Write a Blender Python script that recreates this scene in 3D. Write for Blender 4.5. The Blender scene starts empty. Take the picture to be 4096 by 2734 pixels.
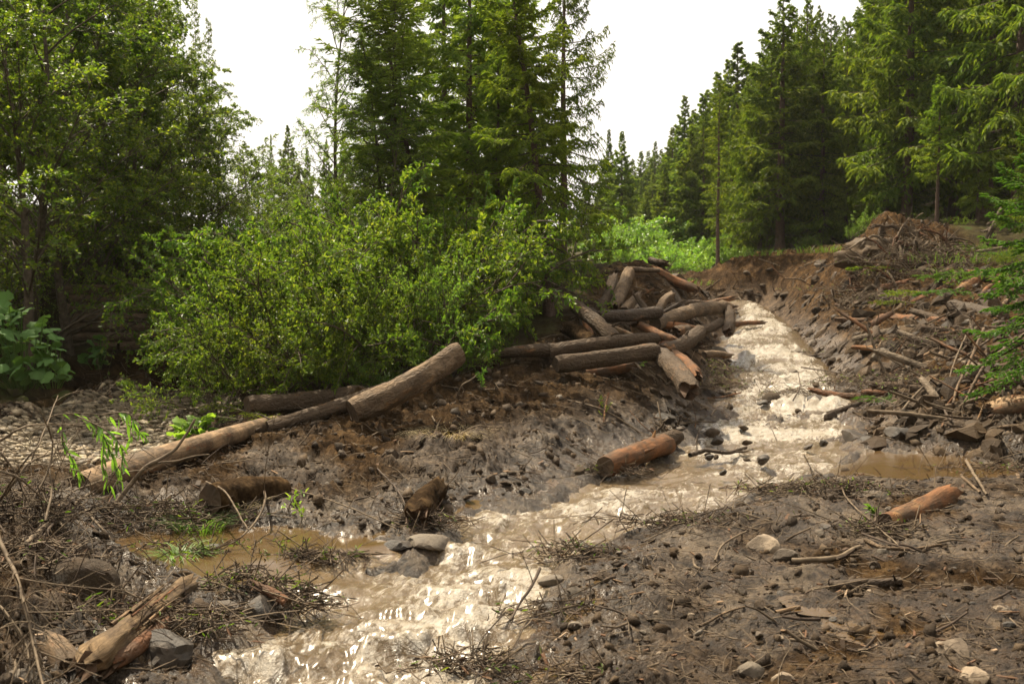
import bpy, bmesh, math, random
import numpy as np
from mathutils import Vector, Matrix, Quaternion
R = math.radians
scene = bpy.context.scene
col = scene.collection

# ------------------------------------------------------------------ camera
F = 1098.0
CAM_Z = 2.2
PITCH = math.atan(71.5 / F)
cam_d = bpy.data.cameras.new('camera')
cam = bpy.data.objects.new('camera', cam_d)
col.objects.link(cam)
cam.location = (0, 0, CAM_Z)
cam.rotation_euler = (R(90) - PITCH, 0, 0)
cam_d.sensor_width = 36
cam_d.lens = 36 * F / 1024
cam_d.clip_start = 0.1
cam_d.clip_end = 2000
cam_d.dof.use_dof = True
cam_d.dof.focus_distance = 10.5
cam_d.dof.aperture_fstop = 3.2
scene.camera = cam

# ------------------------------------------------------------------ sky, sun, exposure
SUN_EL, SUN_AZ = R(55), R(-32)        # azimuth from +Y, negative = left
sun_dir = Vector((math.sin(SUN_AZ) * math.cos(SUN_EL), math.cos(SUN_AZ) * math.cos(SUN_EL), math.sin(SUN_EL)))
world = bpy.data.worlds.new('World')
scene.world = world
world.use_nodes = True
wn, wl = world.node_tree.nodes, world.node_tree.links
wn.clear()
sky = wn.new('ShaderNodeTexSky')
sky.sky_type = 'NISHITA'
sky.sun_disc = False
sky.sun_elevation = SUN_EL
sky.sun_rotation = SUN_AZ
sky.air_density = 1.0
sky.dust_density = 4.0
cloud = wn.new('ShaderNodeMix')
cloud.data_type = 'RGBA'
cloud.inputs[0].default_value = 0.93            # thin bright overcast veiling the blue
cloud.inputs[7].default_value = (6.2, 5.8, 5.3, 1)
wl.new(sky.outputs[0], cloud.inputs[6])
bg = wn.new('ShaderNodeBackground')
bg.inputs[1].default_value = 0.1
wl.new(cloud.outputs[2], bg.inputs[0])
wo = wn.new('ShaderNodeOutputWorld')
wl.new(bg.outputs[0], wo.inputs[0])
sun_l = bpy.data.lights.new('sun', 'SUN')
sun_l.energy = 5.0
sun_l.angle = R(1.2)
sun_l.color = (1.0, 0.87, 0.66)
sun_o = bpy.data.objects.new('sun', sun_l)
col.objects.link(sun_o)
sun_o.rotation_mode = 'QUATERNION'
sun_o.rotation_quaternion = sun_dir.to_track_quat('Z', 'Y')
sun_o.location = sun_dir * 60
scene.view_settings.view_transform = 'Standard'
scene.view_settings.look = 'None'
scene.view_settings.gamma = 1
scene.view_settings.exposure = 1.2
scene.render.engine = 'CYCLES'
scene.cycles.max_bounces = 6
scene.cycles.diffuse_bounces = 3
scene.cycles.glossy_bounces = 2
scene.cycles.transmission_bounces = 4
scene.cycles.use_denoising = True
scene.cycles.caustics_reflective = False
scene.cycles.caustics_refractive = False

# ------------------------------------------------------------------ helpers: pixels to points
cp, sp_ = math.cos(PITCH), math.sin(PITCH)
def ray(px, py):
    x = (px - 512) / F
    u = (341.5 - py) / F
    return np.array([x, cp + sp_ * u, -sp_ + cp * u])
def P(px, py, d):
    """the point seen at pixel (px, py) whose distance along Y is d metres"""
    r = ray(px, py)
    return np.array([0, 0, CAM_Z]) + r * (d / r[1])
def plane_pt(px, py, z):
    r = ray(px, py)
    s = (z - CAM_Z) / r[2]
    return np.array([0, 0, CAM_Z]) + r * s
WY = np.array([0, 10, 12, 16, 22, 30, 36, 45.0])
WZ = np.array([-.05, 0, .03, .1, .35, .85, 1.15, 1.4])
def zw(y):
    return np.interp(y, WY, WZ)
def water_pt(px, py):
    z = 0.0
    for _ in range(30):
        p = plane_pt(px, py, z)
        z = 0.5 * z + 0.5 * float(zw(p[1]))
    return plane_pt(px, py, z)

# ------------------------------------------------------------------ numpy noise
class Noise:
    def __init__(self, seed):
        r = np.random.default_rng(seed)
        self.p = np.concatenate([r.permutation(512)] * 2)
        a = r.uniform(0, 2 * np.pi, 512)
        self.g = np.stack([np.cos(a), np.sin(a)], 1)
    def __call__(self, x, y):
        xi = np.floor(x).astype(np.int64); yi = np.floor(y).astype(np.int64)
        xf = x - xi; yf = y - yi
        xi &= 511; yi &= 511
        x1 = (xi + 1) & 511; y1 = (yi + 1) & 511
        u = xf * xf * xf * (xf * (xf * 6 - 15) + 10)
        v = yf * yf * yf * (yf * (yf * 6 - 15) + 10)
        def gd(ix, iy, fx, fy):
            g = self.g[self.p[self.p[ix] + iy]]
            return g[..., 0] * fx + g[..., 1] * fy
        a = gd(xi, yi, xf, yf); b = gd(x1, yi, xf - 1, yf)
        c = gd(xi, y1, xf, yf - 1); d = gd(x1, y1, xf - 1, yf - 1)
        return 1.5 * ((a + u * (b - a)) * (1 - v) + (c + u * (d - c)) * v)
nz = [Noise(i) for i in range(10)]
def fbm(k, x, y, o=4):
    s = 0; a = 1; t = 0
    for i in range(o):
        s = s + a * nz[(k + i) % 10](x * 2 ** i + 17 * i, y * 2 ** i - 9 * i); t += a; a *= .5
    return s / t
def sstep(a, b, x):
    t = np.clip((x - a) / (b - a), 0, 1)
    return t * t * (3 - 2 * t)

# ------------------------------------------------------------------ the lie of the land
def poly_sd(poly, x, y):
    """signed distance to a polygon, negative inside"""
    poly = np.asarray(poly)[:, :2]
    n = len(poly)
    d2 = np.full(x.shape, 1e18); inside = np.zeros(x.shape, bool)
    for i in range(n):
        ax, ay = poly[i]; bx, by = poly[(i + 1) % n]
        ex, ey = bx - ax, by - ay
        t = np.clip(((x - ax) * ex + (y - ay) * ey) / (ex * ex + ey * ey + 1e-12), 0, 1)
        d2 = np.minimum(d2, (x - ax - t * ex) ** 2 + (y - ay - t * ey) ** 2)
        c = (ay > y) != (by > y)
        with np.errstate(divide='ignore', invalid='ignore'):
            xs = ax + (y - ay) * ex / (ey if ey != 0 else 1e-12)
        inside ^= c & (x < xs)
    d = np.sqrt(d2)
    return np.where(inside, -d, d)
L_EDGE = [(165, 690), (196, 650), (238, 628), (252, 596), (262, 572), (330, 556), (400, 549), (438, 537), (450, 512), (537, 492), (580, 471),
          (645, 453), (680, 432), (712, 410), (735, 384), (735, 362), (716, 350), (738, 332), (740, 316), (736, 305)]
R_EDGE = [(758, 305), (771, 314), (790, 330), (818, 362), (848, 393), (866, 434), (858, 457), (814, 474), (764, 490), (722, 506), (655, 523),
          (585, 553), (562, 582), (552, 622), (530, 657), (515, 690)]
STREAM = [(-4.2, 1.0), (-2.6, 4.4)] + [tuple(water_pt(*p)[:2]) for p in L_EDGE] + [(4.6, 35.3), (2.0, 36.6), (2.2, 38.2), (5.2, 37.0)] + \
         [tuple(water_pt(*p)[:2]) for p in R_EDGE] + [(-.5, 4.4), (-1.2, 1.0)]
CENTRE = np.array([(-2.7, 1.0), (-1.55, 4.4)] + [tuple(water_pt(*p)[:2]) for p in
          [(345, 683), (385, 620), (430, 580), (520, 540), (620, 495), (720, 460), (785, 430), (795, 395), (785, 362), (770, 335), (755, 312)]] + [(3.6, 36.6)])
POOL = [tuple(water_pt(*p)[:2]) for p in [(126, 534), (140, 553), (162, 566), (188, 578), (205, 596), (245, 588), (300, 580), (345, 575), (420, 552), (400, 538), (330, 534), (260, 529), (190, 529)]]
CHAN = [tuple(water_pt(*p)[:2]) for p in [(800, 470), (858, 447), (905, 452), (960, 456), (1010, 466), (1090, 470), (1090, 477), (980, 480), (905, 482), (850, 478)]]
TRIB = [tuple(plane_pt(x, y, .05)[:2]) for x, y in [(-90, 445), (20, 428), (48, 412), (75, 402), (120, 396), (235, 396), (300, 392), (300, 386), (180, 388), (90, 391), (20, 400), (-90, 410)]]
PUD1 = [tuple(plane_pt(x, y, .07)[:2]) for x, y in [(798, 597), (830, 595), (870, 600), (888, 606), (860, 609), (812, 606)]]
PUD2 = [tuple(plane_pt(x, y, .07)[:2]) for x, y in [(838, 620), (868, 616), (890, 622), (884, 630), (862, 634), (842, 628)]]
BAR = [tuple(plane_pt(x, y, .14)[:2]) for x, y in [(-60, 470), (-40, 448), (25, 432), (55, 414), (85, 402), (130, 398), (235, 399), (232, 412), (200, 440), (150, 456), (80, 474), (0, 480)]]
_pix = [  # (px, py, distance) of bare ground seen in the photograph
 (0, 683, 5.6), (60, 683, 5.6), (120, 683, 5.75), (0, 560, 6.9), (80, 560, 7.0), (148, 570, 7.8), (160, 620, 6.85), (40, 620, 6.15), (100, 620, 6.6),
 (0, 492, 8.3), (70, 500, 8.2), (130, 512, 9), (0, 472, 10.6), (100, 467, 11.4), (110, 430, 14), (40, 445, 12.9), (180, 440, 13.2), (110, 401, 17), (210, 401, 17),
 (120, 370, 20.3), (120, 352, 20.9), (200, 352, 20.9), (60, 345, 20.6), (120, 286, 21.8), (200, 286, 21.8), (250, 340, 20.5),
 (20, 388, 15.2), (209, 511, 9.6), (300, 440, 12), (300, 484, 10.7), (400, 402, 13.6), (400, 452, 11.6), (300, 412, 13.2), (250, 425, 13),
 (500, 385, 14.4), (500, 432, 12.3), (560, 388, 14.6), (620, 392, 15), (600, 440, 12.6), (650, 410, 14.2), (700, 388, 17), (547, 314, 20), (450, 335, 20),
 (350, 388, 14.8), (420, 378, 15), (500, 354, 17), (600, 348, 17.5), (640, 362, 17), (690, 352, 19), (660, 324, 21.5), (620, 314, 21), (600, 294, 23),
 (640, 262, 25), (665, 268, 25), (690, 290, 26), (702, 310, 25), (640, 270, 30), (690, 280, 45), (725, 272, 41), (770, 303, 31.8), (800, 306, 30),
 (735, 303, 34), (850, 311, 27), (700, 283, 37), (720, 268, 37.2), (750, 258, 37), (790, 254, 36), (830, 250, 34), (852, 243, 30), (866, 230, 29), (884, 215, 28.3), (905, 219, 28.3), (928, 234, 28), (950, 258, 27.5), (880, 262, 26.8), (850, 272, 28.5), (985, 276, 25),
 (790, 282, 33), (850, 282, 29), (900, 287, 26), (950, 292, 24), (1010, 312, 20), (880, 322, 23.5), (940, 332, 20), (1000, 352, 16.5), (900, 362, 18.5),
 (880, 400, 16.0), (960, 402, 14.5), (1020, 422, 12.5), (910, 438, 13.2), (1000, 452, 11.9),
 (885, 506, 9.6), (1000, 492, 10), (760, 502, 9.8), (650, 540, 8.6), (1000, 560, 7.8), (1000, 683, 5.4), (700, 683, 5.6), (850, 600, 7.1), (1020, 620, 6.5), (580, 610, 7.0), (600, 683, 5.7)]
_wld = [(-9, 26, 2.5), (-14, 30, 4), (-20, 40, 5), (-30, 30, 7), (-8, 15, 1.5), (-9, 11, 1.2), (-7.5, 18, 1.1), (-5, 30, 2.4), (-3, 40, 2.6),
 (22, 30, 5), (30, 45, 10), (14, 40, 3.4), (20, 60, 6), (45, 60, 14), (12, 60, 3.0), (40, 20, 12), (14, 18, 2.4), (20, 12, 4), (12, 8, .8), (8, 12, .7),
 (0, 60, 2.4), (0, 100, 3.5), (-20, 60, 4), (-30, 100, 5), (40, 100, 12), (60, 100, 20), (15, 100, 5), (-50, 60, 9), (-60, 20, 20), (60, 20, 20),
 (-20, 5, 4), (20, 0, 2.5), (0, 1, .3), (-6, 3, .5), (6, 3, .3), (0, 160, 5), (80, 160, 22), (-80, 160, 10), (0, -20, 0), (-30, -20, 7), (30, -20, 7), (0, -60, 0),
 (0, 260, 7), (150, 260, 36), (-150, 260, 18), (-120, 0, 26), (120, 0, 34)]
CT = np.array([P(*q) for q in _pix] + [np.array(q, float) for q in _wld])
def _rbf_fit():
    n = len(CT)
    d = np.hypot(CT[:, None, 0] - CT[None, :, 0], CT[:, None, 1] - CT[None, :, 1])
    A = np.zeros((n + 3, n + 3)); A[:n, :n] = d - np.eye(n) * .02
    A[:n, n] = 1; A[:n, n + 1:] = CT[:, :2]; A[n, :n] = 1; A[n + 1:, :n] = CT[:, :2].T
    return np.linalg.solve(A, np.concatenate([CT[:, 2], [0, 0, 0]]))
RW = _rbf_fit()
def rbf(x, y):
    n = len(CT); s = RW[n] + RW[n + 1] * x + RW[n + 2] * y
    for i in range(n):
        s = s + RW[i] * np.hypot(x - CT[i, 0], y - CT[i, 1])
    return s
def land(x, y):
    """ground height without the fine clods, and the signed distances to the waters"""
    x = np.asarray(x, float); y = np.asarray(y, float)
    h = rbf(x, y)
    wob = .14 * fbm(3, x * 1.3, y * 1.3, 3)
    sd = np.minimum(np.minimum(poly_sd(STREAM, x, y), poly_sd(POOL, x, y)), poly_sd(CHAN, x, y)) + wob
    lev = zw(y)
    bank = lev - .035 + np.clip(sd, 0, 3) * .28
    w = sstep(0, 1.0, sd)
    h = np.where(sd > 0, bank * (1 - w) + np.maximum(h, lev + .03) * w, lev - (.26 - .13 * sstep(12.5, 15, y)) * sstep(0, -.45, sd))
    st = poly_sd(TRIB, x, y) + .5 * wob
    wt = sstep(0, .8, st)
    h = np.where(st > 0, (.05 + .15 * st) * (1 - wt) + h * wt, .05 - .3 * sstep(0, -.5, st))
    for pd in (PUD1, PUD2):
        s2 = poly_sd(pd, x, y) + .8 * wob
        w2 = sstep(-.02, .25, s2)
        h = np.where(s2 < .25, .045 * (1 - w2) + h * w2, h)
    return h, sd, st
def ground_pts(pp):
    """where the view rays through pixels meet the ground"""
    pp = np.array(pp, float).reshape(-1, 2)
    rs = np.array([ray(a, b) for a, b in pp])
    rs = rs / rs[:, 1:2]
    ds = np.concatenate([np.arange(4.6, 14, .03), np.arange(14, 40, .08), np.arange(40, 120, .5)])
    out = np.zeros((len(pp), 3)); done = np.zeros(len(pp), bool)
    X = rs[:, 0:1] * ds; Y = np.broadcast_to(ds, X.shape); Z = CAM_Z + rs[:, 2:3] * ds
    Hh, sdw, stw = land(X, Y)
    Hh = np.where(sdw < 0, np.maximum(Hh, zw(Y) - .03), Hh)          # things rest on the shallow bed, not deep in it
    hit = Z <= Hh
    k = np.where(hit.any(1), hit.argmax(1), len(ds) - 1)
    d = ds[k]
    q = np.stack([rs[:, 0] * d, d, np.take_along_axis(Hh, k[:, None], 1)[:, 0]], 1)
    return q
def G(px, py, lift=0.0):
    q = ground_pts([(px, py)])[0]
    q[2] += lift
    return q
def gz(x, y):
    return land(np.atleast_1d(float(x)), np.atleast_1d(float(y)))[0][0]

# ------------------------------------------------------------------ meshes and objects
def mesh_np(name, chunks, mats, smooth=True, attrs=None):
    """chunks: (verts Nx3, faces Mx3 or Mx4, material index)"""
    V = []; LV = []; LT = []; MI = []; off = 0
    for v, f, m in chunks:
        v = np.asarray(v, np.float32).reshape(-1, 3); f = np.asarray(f, np.int32)
        V.append(v); LV.append((f + off).ravel()); LT.append(np.full(len(f), f.shape[1], np.int32)); MI.append(np.full(len(f), m, np.int32))
        off += len(v)
    V = np.concatenate(V); LV = np.concatenate(LV); LT = np.concatenate(LT); MI = np.concatenate(MI)
    me = bpy.data.meshes.new(name)
    me.vertices.add(len(V)); me.vertices.foreach_set('co', V.ravel())
    me.loops.add(len(LV)); me.loops.foreach_set('vertex_index', LV)
    me.polygons.add(len(LT)); me.polygons.foreach_set('loop_start', np.concatenate([[0], np.cumsum(LT)[:-1]]).astype(np.int32))
    me.polygons.foreach_set('loop_total', LT)
    for m in (mats if isinstance(mats, (list, tuple)) else [mats]):
        me.materials.append(m)
    me.polygons.foreach_set('material_index', MI)
    me.polygons.foreach_set('use_smooth', np.full(len(LT), smooth))
    me.update(calc_edges=True)
    if attrs:
        for k, a in attrs.items():
            at = me.attributes.new(k, 'FLOAT', 'POINT')
            at.data.foreach_set('value', np.asarray(a, np.float32).ravel())
    me.validate()
    return me
def tag(o, label=None, cat=None, group=None, kind=None):
    if label: o['label'] = label
    if cat: o['category'] = cat
    if group: o['group'] = group
    if kind: o['kind'] = kind
    return o
def ob(name, me, loc=(0, 0, 0), parent=None, **kw):
    o = bpy.data.objects.new(name, me)
    col.objects.link(o)
    o.location = loc
    if parent is not None: o.parent = parent
    return tag(o, **kw)
def copy_thing(root, loc, rotz, scale, **kw):
    r = root.copy(); col.objects.link(r)
    for k in ('label', 'category', 'group', 'kind'):
        if k in r: del r[k]
    r.location = loc; r.rotation_euler = (0, 0, rotz); r.scale = scale if hasattr(scale, '__len__') else (scale,) * 3
    for ch in root.children:
        c = ch.copy(); col.objects.link(c); c.parent = r
    return tag(r, **kw)
def nrm(a):
    return a / np.maximum(np.linalg.norm(a, axis=-1, keepdims=True), 1e-9)
def tubes(paths, radii, sides=5):
    paths = np.asarray(paths, float); radii = np.asarray(radii, float)
    M, K = paths.shape[:2]
    t = nrm(np.gradient(paths, axis=1))
    mt = nrm(t.mean(1))
    ref = np.where(np.abs(mt[:, 2:3]) > .85, np.array([[1., 0.2, 0]]), np.array([[0, 0, 1.]]))[:, None, :]
    u = nrm(np.cross(t, ref)); v = np.cross(t, u)
    a = np.arange(sides) * 2 * np.pi / sides
    V = paths[:, :, None, :] + radii[:, :, None, None] * (np.cos(a)[None, None, :, None] * u[:, :, None, :] + np.sin(a)[None, None, :, None] * v[:, :, None, :])
    i = np.arange(K - 1)[:, None] * sides; j = np.arange(sides)[None, :]; j2 = (j + 1) % sides
    q = np.stack([i + j, i + j2, i + sides + j2, i + sides + j], -1).reshape(-1, 4)
    q = (np.arange(M)[:, None, None] * (K * sides) + q[None]).reshape(-1, 4)
    return V.reshape(-1, 3), q
def resample(pts, k):
    pts = np.asarray(pts, float)
    if len(pts) > 2:   # Catmull-Rom through the points
        e = np.concatenate([[2 * pts[0] - pts[1]], pts, [2 * pts[-1] - pts[-2]]])
        u = np.linspace(0, len(pts) - 1 - 1e-6, k); i = u.astype(int); f = (u - i)[:, None]
        a, b, c, d = e[i], e[i + 1], e[i + 2], e[i + 3]
        return .5 * ((2 * b) + (-a + c) * f + (2 * a - 5 * b + 4 * c - d) * f ** 2 + (-a + 3 * b - 3 * c + d) * f ** 3)
    f = np.linspace(0, 1, k)[:, None]
    return pts[0] * (1 - f) + pts[-1] * f
def leaf_quads(p, d, n, L, W, fold=.25, detailed=True):
    """leaves: base p, direction d, normal n"""
    d = nrm(d); s = nrm(np.cross(d, n)); n = np.cross(s, d)
    L = L[:, None]; W = W[:, None]
    if detailed:
        v = np.stack([p, p + d * L * .3 + s * W * .42 + n * W * fold, p + d * L * .68 + s * W * .40 + n * W * fold * .6, p + d * L - n * L * .08,
                      p + d * L * .68 - s * W * .40 + n * W * fold * .6, p + d * L * .3 - s * W * .42 + n * W * fold], 1)
        f = np.array([[0, 1, 2, 3], [0, 3, 4, 5]])
        return v.reshape(-1, 3), (np.arange(len(p))[:, None, None] * 6 + f[None]).reshape(-1, 4)
    v = np.stack([p, p + d * L * .45 + s * W * .5, p + d * L, p + d * L * .45 - s * W * .5], 1)
    return v.reshape(-1, 3), (np.arange(len(p))[:, None] * 4 + np.arange(4)[None]).reshape(-1, 4)
def children(paths, n, t0, t1, ang, lenf, lmin, rng, K=5, up=0.0, droop=0.0, curl=.25):
    """side shoots growing from every path"""
    M, k0 = paths.shape[:2]
    plen = np.linalg.norm(np.diff(paths, axis=1), axis=2).sum(1)
    t = (t0 + (t1 - t0) * (np.arange(n)[None] + rng.uniform(0, 1, (M, n))) / n)
    fi = t * (k0 - 1); i = np.minimum(fi.astype(int), k0 - 2); f = (fi - i)[..., None]
    m = np.arange(M)[:, None]
    p0 = paths[m, i] * (1 - f) + paths[m, i + 1] * f
    tg = nrm(paths[m, i + 1] - paths[m, i])
    rnd = rng.normal(size=tg.shape)
    per = nrm(rnd - (rnd * tg).sum(-1, keepdims=True) * tg)
    a = rng.normal(ang, .2, (M, n))[..., None]
    d = nrm(np.cos(a) * tg + np.sin(a) * per + np.array([0, 0, up]))
    L = np.maximum(plen[:, None] * lenf * (1.15 - .75 * t) * rng.uniform(.7, 1.3, (M, n)), lmin)
    p0 = p0.reshape(-1, 3); d = d.reshape(-1, 3); L = L.reshape(-1)
    bend = nrm(rng.normal(size=d.shape)) * curl + np.array([0, 0, -droop])
    s = np.linspace(0, 1, K)[None, :, None]
    return p0[:, None] + d[:, None] * L[:, None, None] * s + bend[:, None] * L[:, None, None] * s ** 2
def path_samples(paths, n, t0, t1, rng):
    M, k0 = paths.shape[:2]
    t = t0 + (t1 - t0) * (np.arange(n)[None] + rng.uniform(0, 1, (M, n))) / n
    fi = t * (k0 - 1); i = np.minimum(fi.astype(int), k0 - 2); f = (fi - i)[..., None]; m = np.arange(M)[:, None]
    return (paths[m, i] * (1 - f) + paths[m, i + 1] * f).reshape(-1, 3), nrm(paths[m, i + 1] - paths[m, i]).reshape(-1, 3)

# ------------------------------------------------------------------ materials
class NT:
    def __init__(s, name):
        s.m = bpy.data.materials.new(name); s.m.use_nodes = True
        s.t = s.m.node_tree; s.t.nodes.clear()
        s.out = s.t.nodes.new('ShaderNodeOutputMaterial')
    def n(s, typ, ins=None, **props):
        nd = s.t.nodes.new('ShaderNode' + typ)
        for k, v in props.items(): setattr(nd, k, v)
        for k, v in (ins or {}).items(): s.set(nd.inputs[k], v)
        return nd
    def set(s, sock, v):
        if isinstance(v, bpy.types.NodeSocket): s.t.links.new(v, sock)
        elif isinstance(v, (tuple, list)) and len(v) == 3 and sock.type == 'RGBA': sock.default_value = (*v, 1)
        else: sock.default_value = v
    def noise(s, vec, scale, detail=4, rough=.55, dist=0.0):
        return s.n('TexNoise', {'Vector': vec, 'Scale': scale, 'Detail': detail, 'Roughness': rough, 'Distortion': dist}).outputs[0]
    def mul(s, vec, sc):
        return s.n('Mapping', {'Vector': vec, 'Scale': sc}).outputs[0]
    def ramp(s, fac, stops):
        r = s.n('ValToRGB', {'Fac': fac}); e = r.color_ramp.elements
        while len(e) < len(stops): e.new(.5)
        for x, (p, c) in zip(e, stops):
            x.position = p; x.color = (*c, 1) if len(c) == 3 else c
        return r.outputs[0]
    def val(s, fac, a, b, lo=0.0, hi=1.0):
        return s.n('MapRange', {'Value': fac, 'From Min': a, 'From Max': b, 'To Min': lo, 'To Max': hi}).outputs[0]
    def math(s, op, a, b=0.0):
        nd = s.n('Math', operation=op); s.set(nd.inputs[0], a); s.set(nd.inputs[1], b); return nd.outputs[0]
    def mix(s, f, a, b, mode='MIX'):
        nd = s.n('Mix', data_type='RGBA', blend_type=mode); s.set(nd.inputs[0], f); s.set(nd.inputs[6], a); s.set(nd.inputs[7], b); return nd.outputs[2]
    def bump(s, h, strength=.5, dist=.02, normal=None):
        nd = s.n('Bump', {'Height': h, 'Strength': strength, 'Distance': dist})
        if normal is not None: s.set(nd.inputs['Normal'], normal)
        return nd.outputs[0]
    def attr(s, name):
        return s.n('Attribute', attribute_name=name).outputs['Fac']
    def obj(s):
        return s.n('TexCoord').outputs['Object']
    def rnd(s):
        return s.n('ObjectInfo').outputs['Random']
    def island(s):
        return s.n('NewGeometry').outputs['Random Per Island']
    def pos(s):
        return s.n('NewGeometry').outputs['Position']
    def done(s, color, rough=.8, normal=None, spec=.12, extra=None):
        b = s.n('BsdfPrincipled', {'Base Color': color, 'Roughness': rough, 'Specular IOR Level': spec})
        if normal is not None: s.set(b.inputs['Normal'], normal)
        for k, v in (extra or {}).items(): s.set(b.inputs[k], v)
        s.t.links.new(b.outputs[0], s.out.inputs[0])
        return s.m
def leaf_mat(name, stops, transl=.4, rough=.45, tint_var=.25, spec=.4):
    t = NT(name)
    c = t.ramp(t.island(), stops)
    v = t.val(t.rnd(), 0, 1, 1 - tint_var, 1 + tint_var)
    hs = t.n('HueSaturation', {'Color': c, 'Value': v, 'Hue': t.val(t.noise(t.pos(), .35, 2), .3, .7, .485, .515)}).outputs[0]
    b = t.n('BsdfPrincipled', {'Base Color': hs, 'Roughness': rough, 'Specular IOR Level': spec})
    tc = t.mix(.5, hs, (.16, .24, .02), 'ADD')
    tr = t.n('BsdfTranslucent', {'Color': t.mix(1.0, hs, (1.9, 1.9, .8), 'MULTIPLY')})
    mx = t.n('MixShader', {0: transl, 1: b.outputs[0], 2: tr.outputs[0]})
    t.t.links.new(mx.outputs[0], t.out.inputs[0])
    return t.m
M = {}
M['leaf'] = leaf_mat('willow_leaf', [(0, (.045, .09, .011)), (.5, (.082, .142, .018)), (.9, (.14, .2, .028)), (1, (.17, .2, .03))], .42, .5, .25, .25)
M['leaf_dark'] = leaf_mat('alder_leaf', [(0, (.05, .09, .010)), (.6, (.09, .145, .016)), (1, (.17, .205, .024))], .45, .5, .25, .25)
M['leaf_bright'] = leaf_mat('young_leaf', [(0, (.10, .19, .03)), (.6, (.14, .25, .04)), (1, (.2, .27, .05))], .45, .4)
M['leaf_big'] = leaf_mat('butterbur_leaf', [(0, (.07, .15, .04)), (1, (.11, .20, .06))], .3, .65, .15, .12)
M['needle'] = leaf_mat('spruce_needles', [(0, (.062, .10, .013)), (.55, (.115, .172, .022)), (1, (.2, .24, .032))], .4, .6, .25, .1)
M['needle_pale'] = leaf_mat('pale_needles', [(0, (.09, .145, .022)), (.6, (.15, .21, .034)), (1, (.19, .23, .045))], .42, .6, .2, .2)
M['needle_bright'] = leaf_mat('young_spruce_needles', [(0, (.06, .13, .02)), (.6, (.09, .18, .028)), (1, (.13, .22, .04))], .3, .45, .1)
M['needle_front_lit'] = leaf_mat('front_spruce_needles_lit', [(0, (.075, .12, .016)), (.55, (.14, .2, .026)), (1, (.24, .28, .04))], .45, .6, .1, .1)  # spruce needles in a brighter copy, offsetting the backlit shade
M['grass'] = leaf_mat('grass_blade', [(0, (.06, .13, .02)), (1, (.12, .2, .04))], .35, .4, .1)
M['straw'] = leaf_mat('dry_stalk', [(0, (.22, .17, .08)), (1, (.35, .28, .14))], .1, .6, .1)

def bark_mat(name, dark, light, patch=None, patch_amt=.0, mud=.3, wet=.7, scaly=.6, ac=7):
    t = NT(name)
    o = t.obj(); r = t.rnd()
    off = t.n('VectorMath', {0: o, 1: t.n('CombineXYZ', {0: t.math('MULTIPLY', r, 37.0), 1: t.math('MULTIPLY', r, 11.0)}).outputs[0]}).outputs[0]
    st = t.mul(off, (2.2, ac, ac))
    n1 = t.noise(st, 1.6, 8, .7, 1.2)
    n2 = t.noise(off, 3.0, 4)
    vo = t.n('TexVoronoi', {'Vector': t.n('VectorMath', {0: t.mul(off, (9, 20, 20)), 1: t.n('VectorMath', {0: t.n('TexNoise', {'Vector': off, 'Scale': 7.0, 'Detail': 4.0}).outputs[1], 1: (2.5, 2.5, 2.5)}, operation='MULTIPLY').outputs[0]}).outputs[0], 'Scale': 1.0}, feature='DISTANCE_TO_EDGE').outputs[0]
    c = t.ramp(n1, [(.3, dark), (.7, light)])
    if patch is not None:
        pm = t.ramp(t.noise(t.mul(off, (1.0, 2.6, 2.6)), 1.5, 5, .65), [(.62 - patch_amt * .3, (0, 0, 0)), (.67 - patch_amt * .3, (1, 1, 1))])
        c = t.mix(pm, c, t.mix(t.noise(st, 2.0, 3), patch, tuple(x * .55 for x in patch)))
    mm = t.math('MULTIPLY', t.val(t.math('ADD', t.math('MULTIPLY', n2, .6), t.math('MULTIPLY', t.noise(off, 11, 6, .7), .4)), .4, .56), mud)
    c = t.mix(mm, c, t.mix(t.noise(off, 30, 4), (.03, .021, .014), (.10, .07, .045)))
    h = t.math('ADD', t.math('MULTIPLY', t.val(vo, 0, .25), scaly), t.math('MULTIPLY', n1, 1.4))
    return t.done(c, t.val(n2, .3, .7, wet + .15, wet - .1), t.bump(h, .8, .02))
M['bark'] = bark_mat('log_bark', (.034, .023, .015), (.13, .09, .058), (.30, .155, .07), .06, .95)
M['bark_wet'] = bark_mat('wet_bark', (.035, .026, .02), (.10, .075, .055), (.30, .14, .06), -.05, .7, .6)
M['bark_pale'] = bark_mat('weathered_bark', (.085, .057, .035), (.27, .19, .12), (.36, .2, .09), .1, .75)
M['debarked'] = bark_mat('debarked_wood', (.20, .125, .07), (.40, .27, .155), (.38, .15, .06), .15, .85, .6, 0, 14)
M['torn'] = bark_mat('torn_orange_wood', (.11, .046, .02), (.29, .135, .06), (.4, .22, .1), .12, .85, .7, 0, 16)
M['rotten'] = bark_mat('rotten_wood', (.10, .062, .034), (.36, .25, .14), (.10, .055, .032), .2, .8, .8, 0, 22)
M['red_bark'] = bark_mat('red_bark', (.085, .036, .018), (.21, .095, .045), None, 0, .7)
M['grey_wood'] = bark_mat('grey_driftwood', (.10, .078, .056), (.26, .205, .145), None, 0, .8)
M['trunk'] = bark_mat('spruce_trunk', (.07, .045, .033), (.16, .105, .078), None, 0, .2)
M['trunk_dark'] = bark_mat('crib_timber', (.13, .088, .055), (.27, .185, .12), None, 0, .5)
def twig_mat(name, a, b):
    t = NT(name)
    return t.done(t.ramp(t.noise(t.pos(), 14, 4), [(.3, a), (.7, b)]), .75)
M['twig'] = twig_mat('dry_twig', (.065, .046, .03), (.19, .145, .098))
M['twig_dark'] = twig_mat('dark_twig', (.035, .026, .02), (.10, .072, .052))
M['stem'] = twig_mat('shrub_stem', (.05, .04, .028), (.13, .10, .07))
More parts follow.
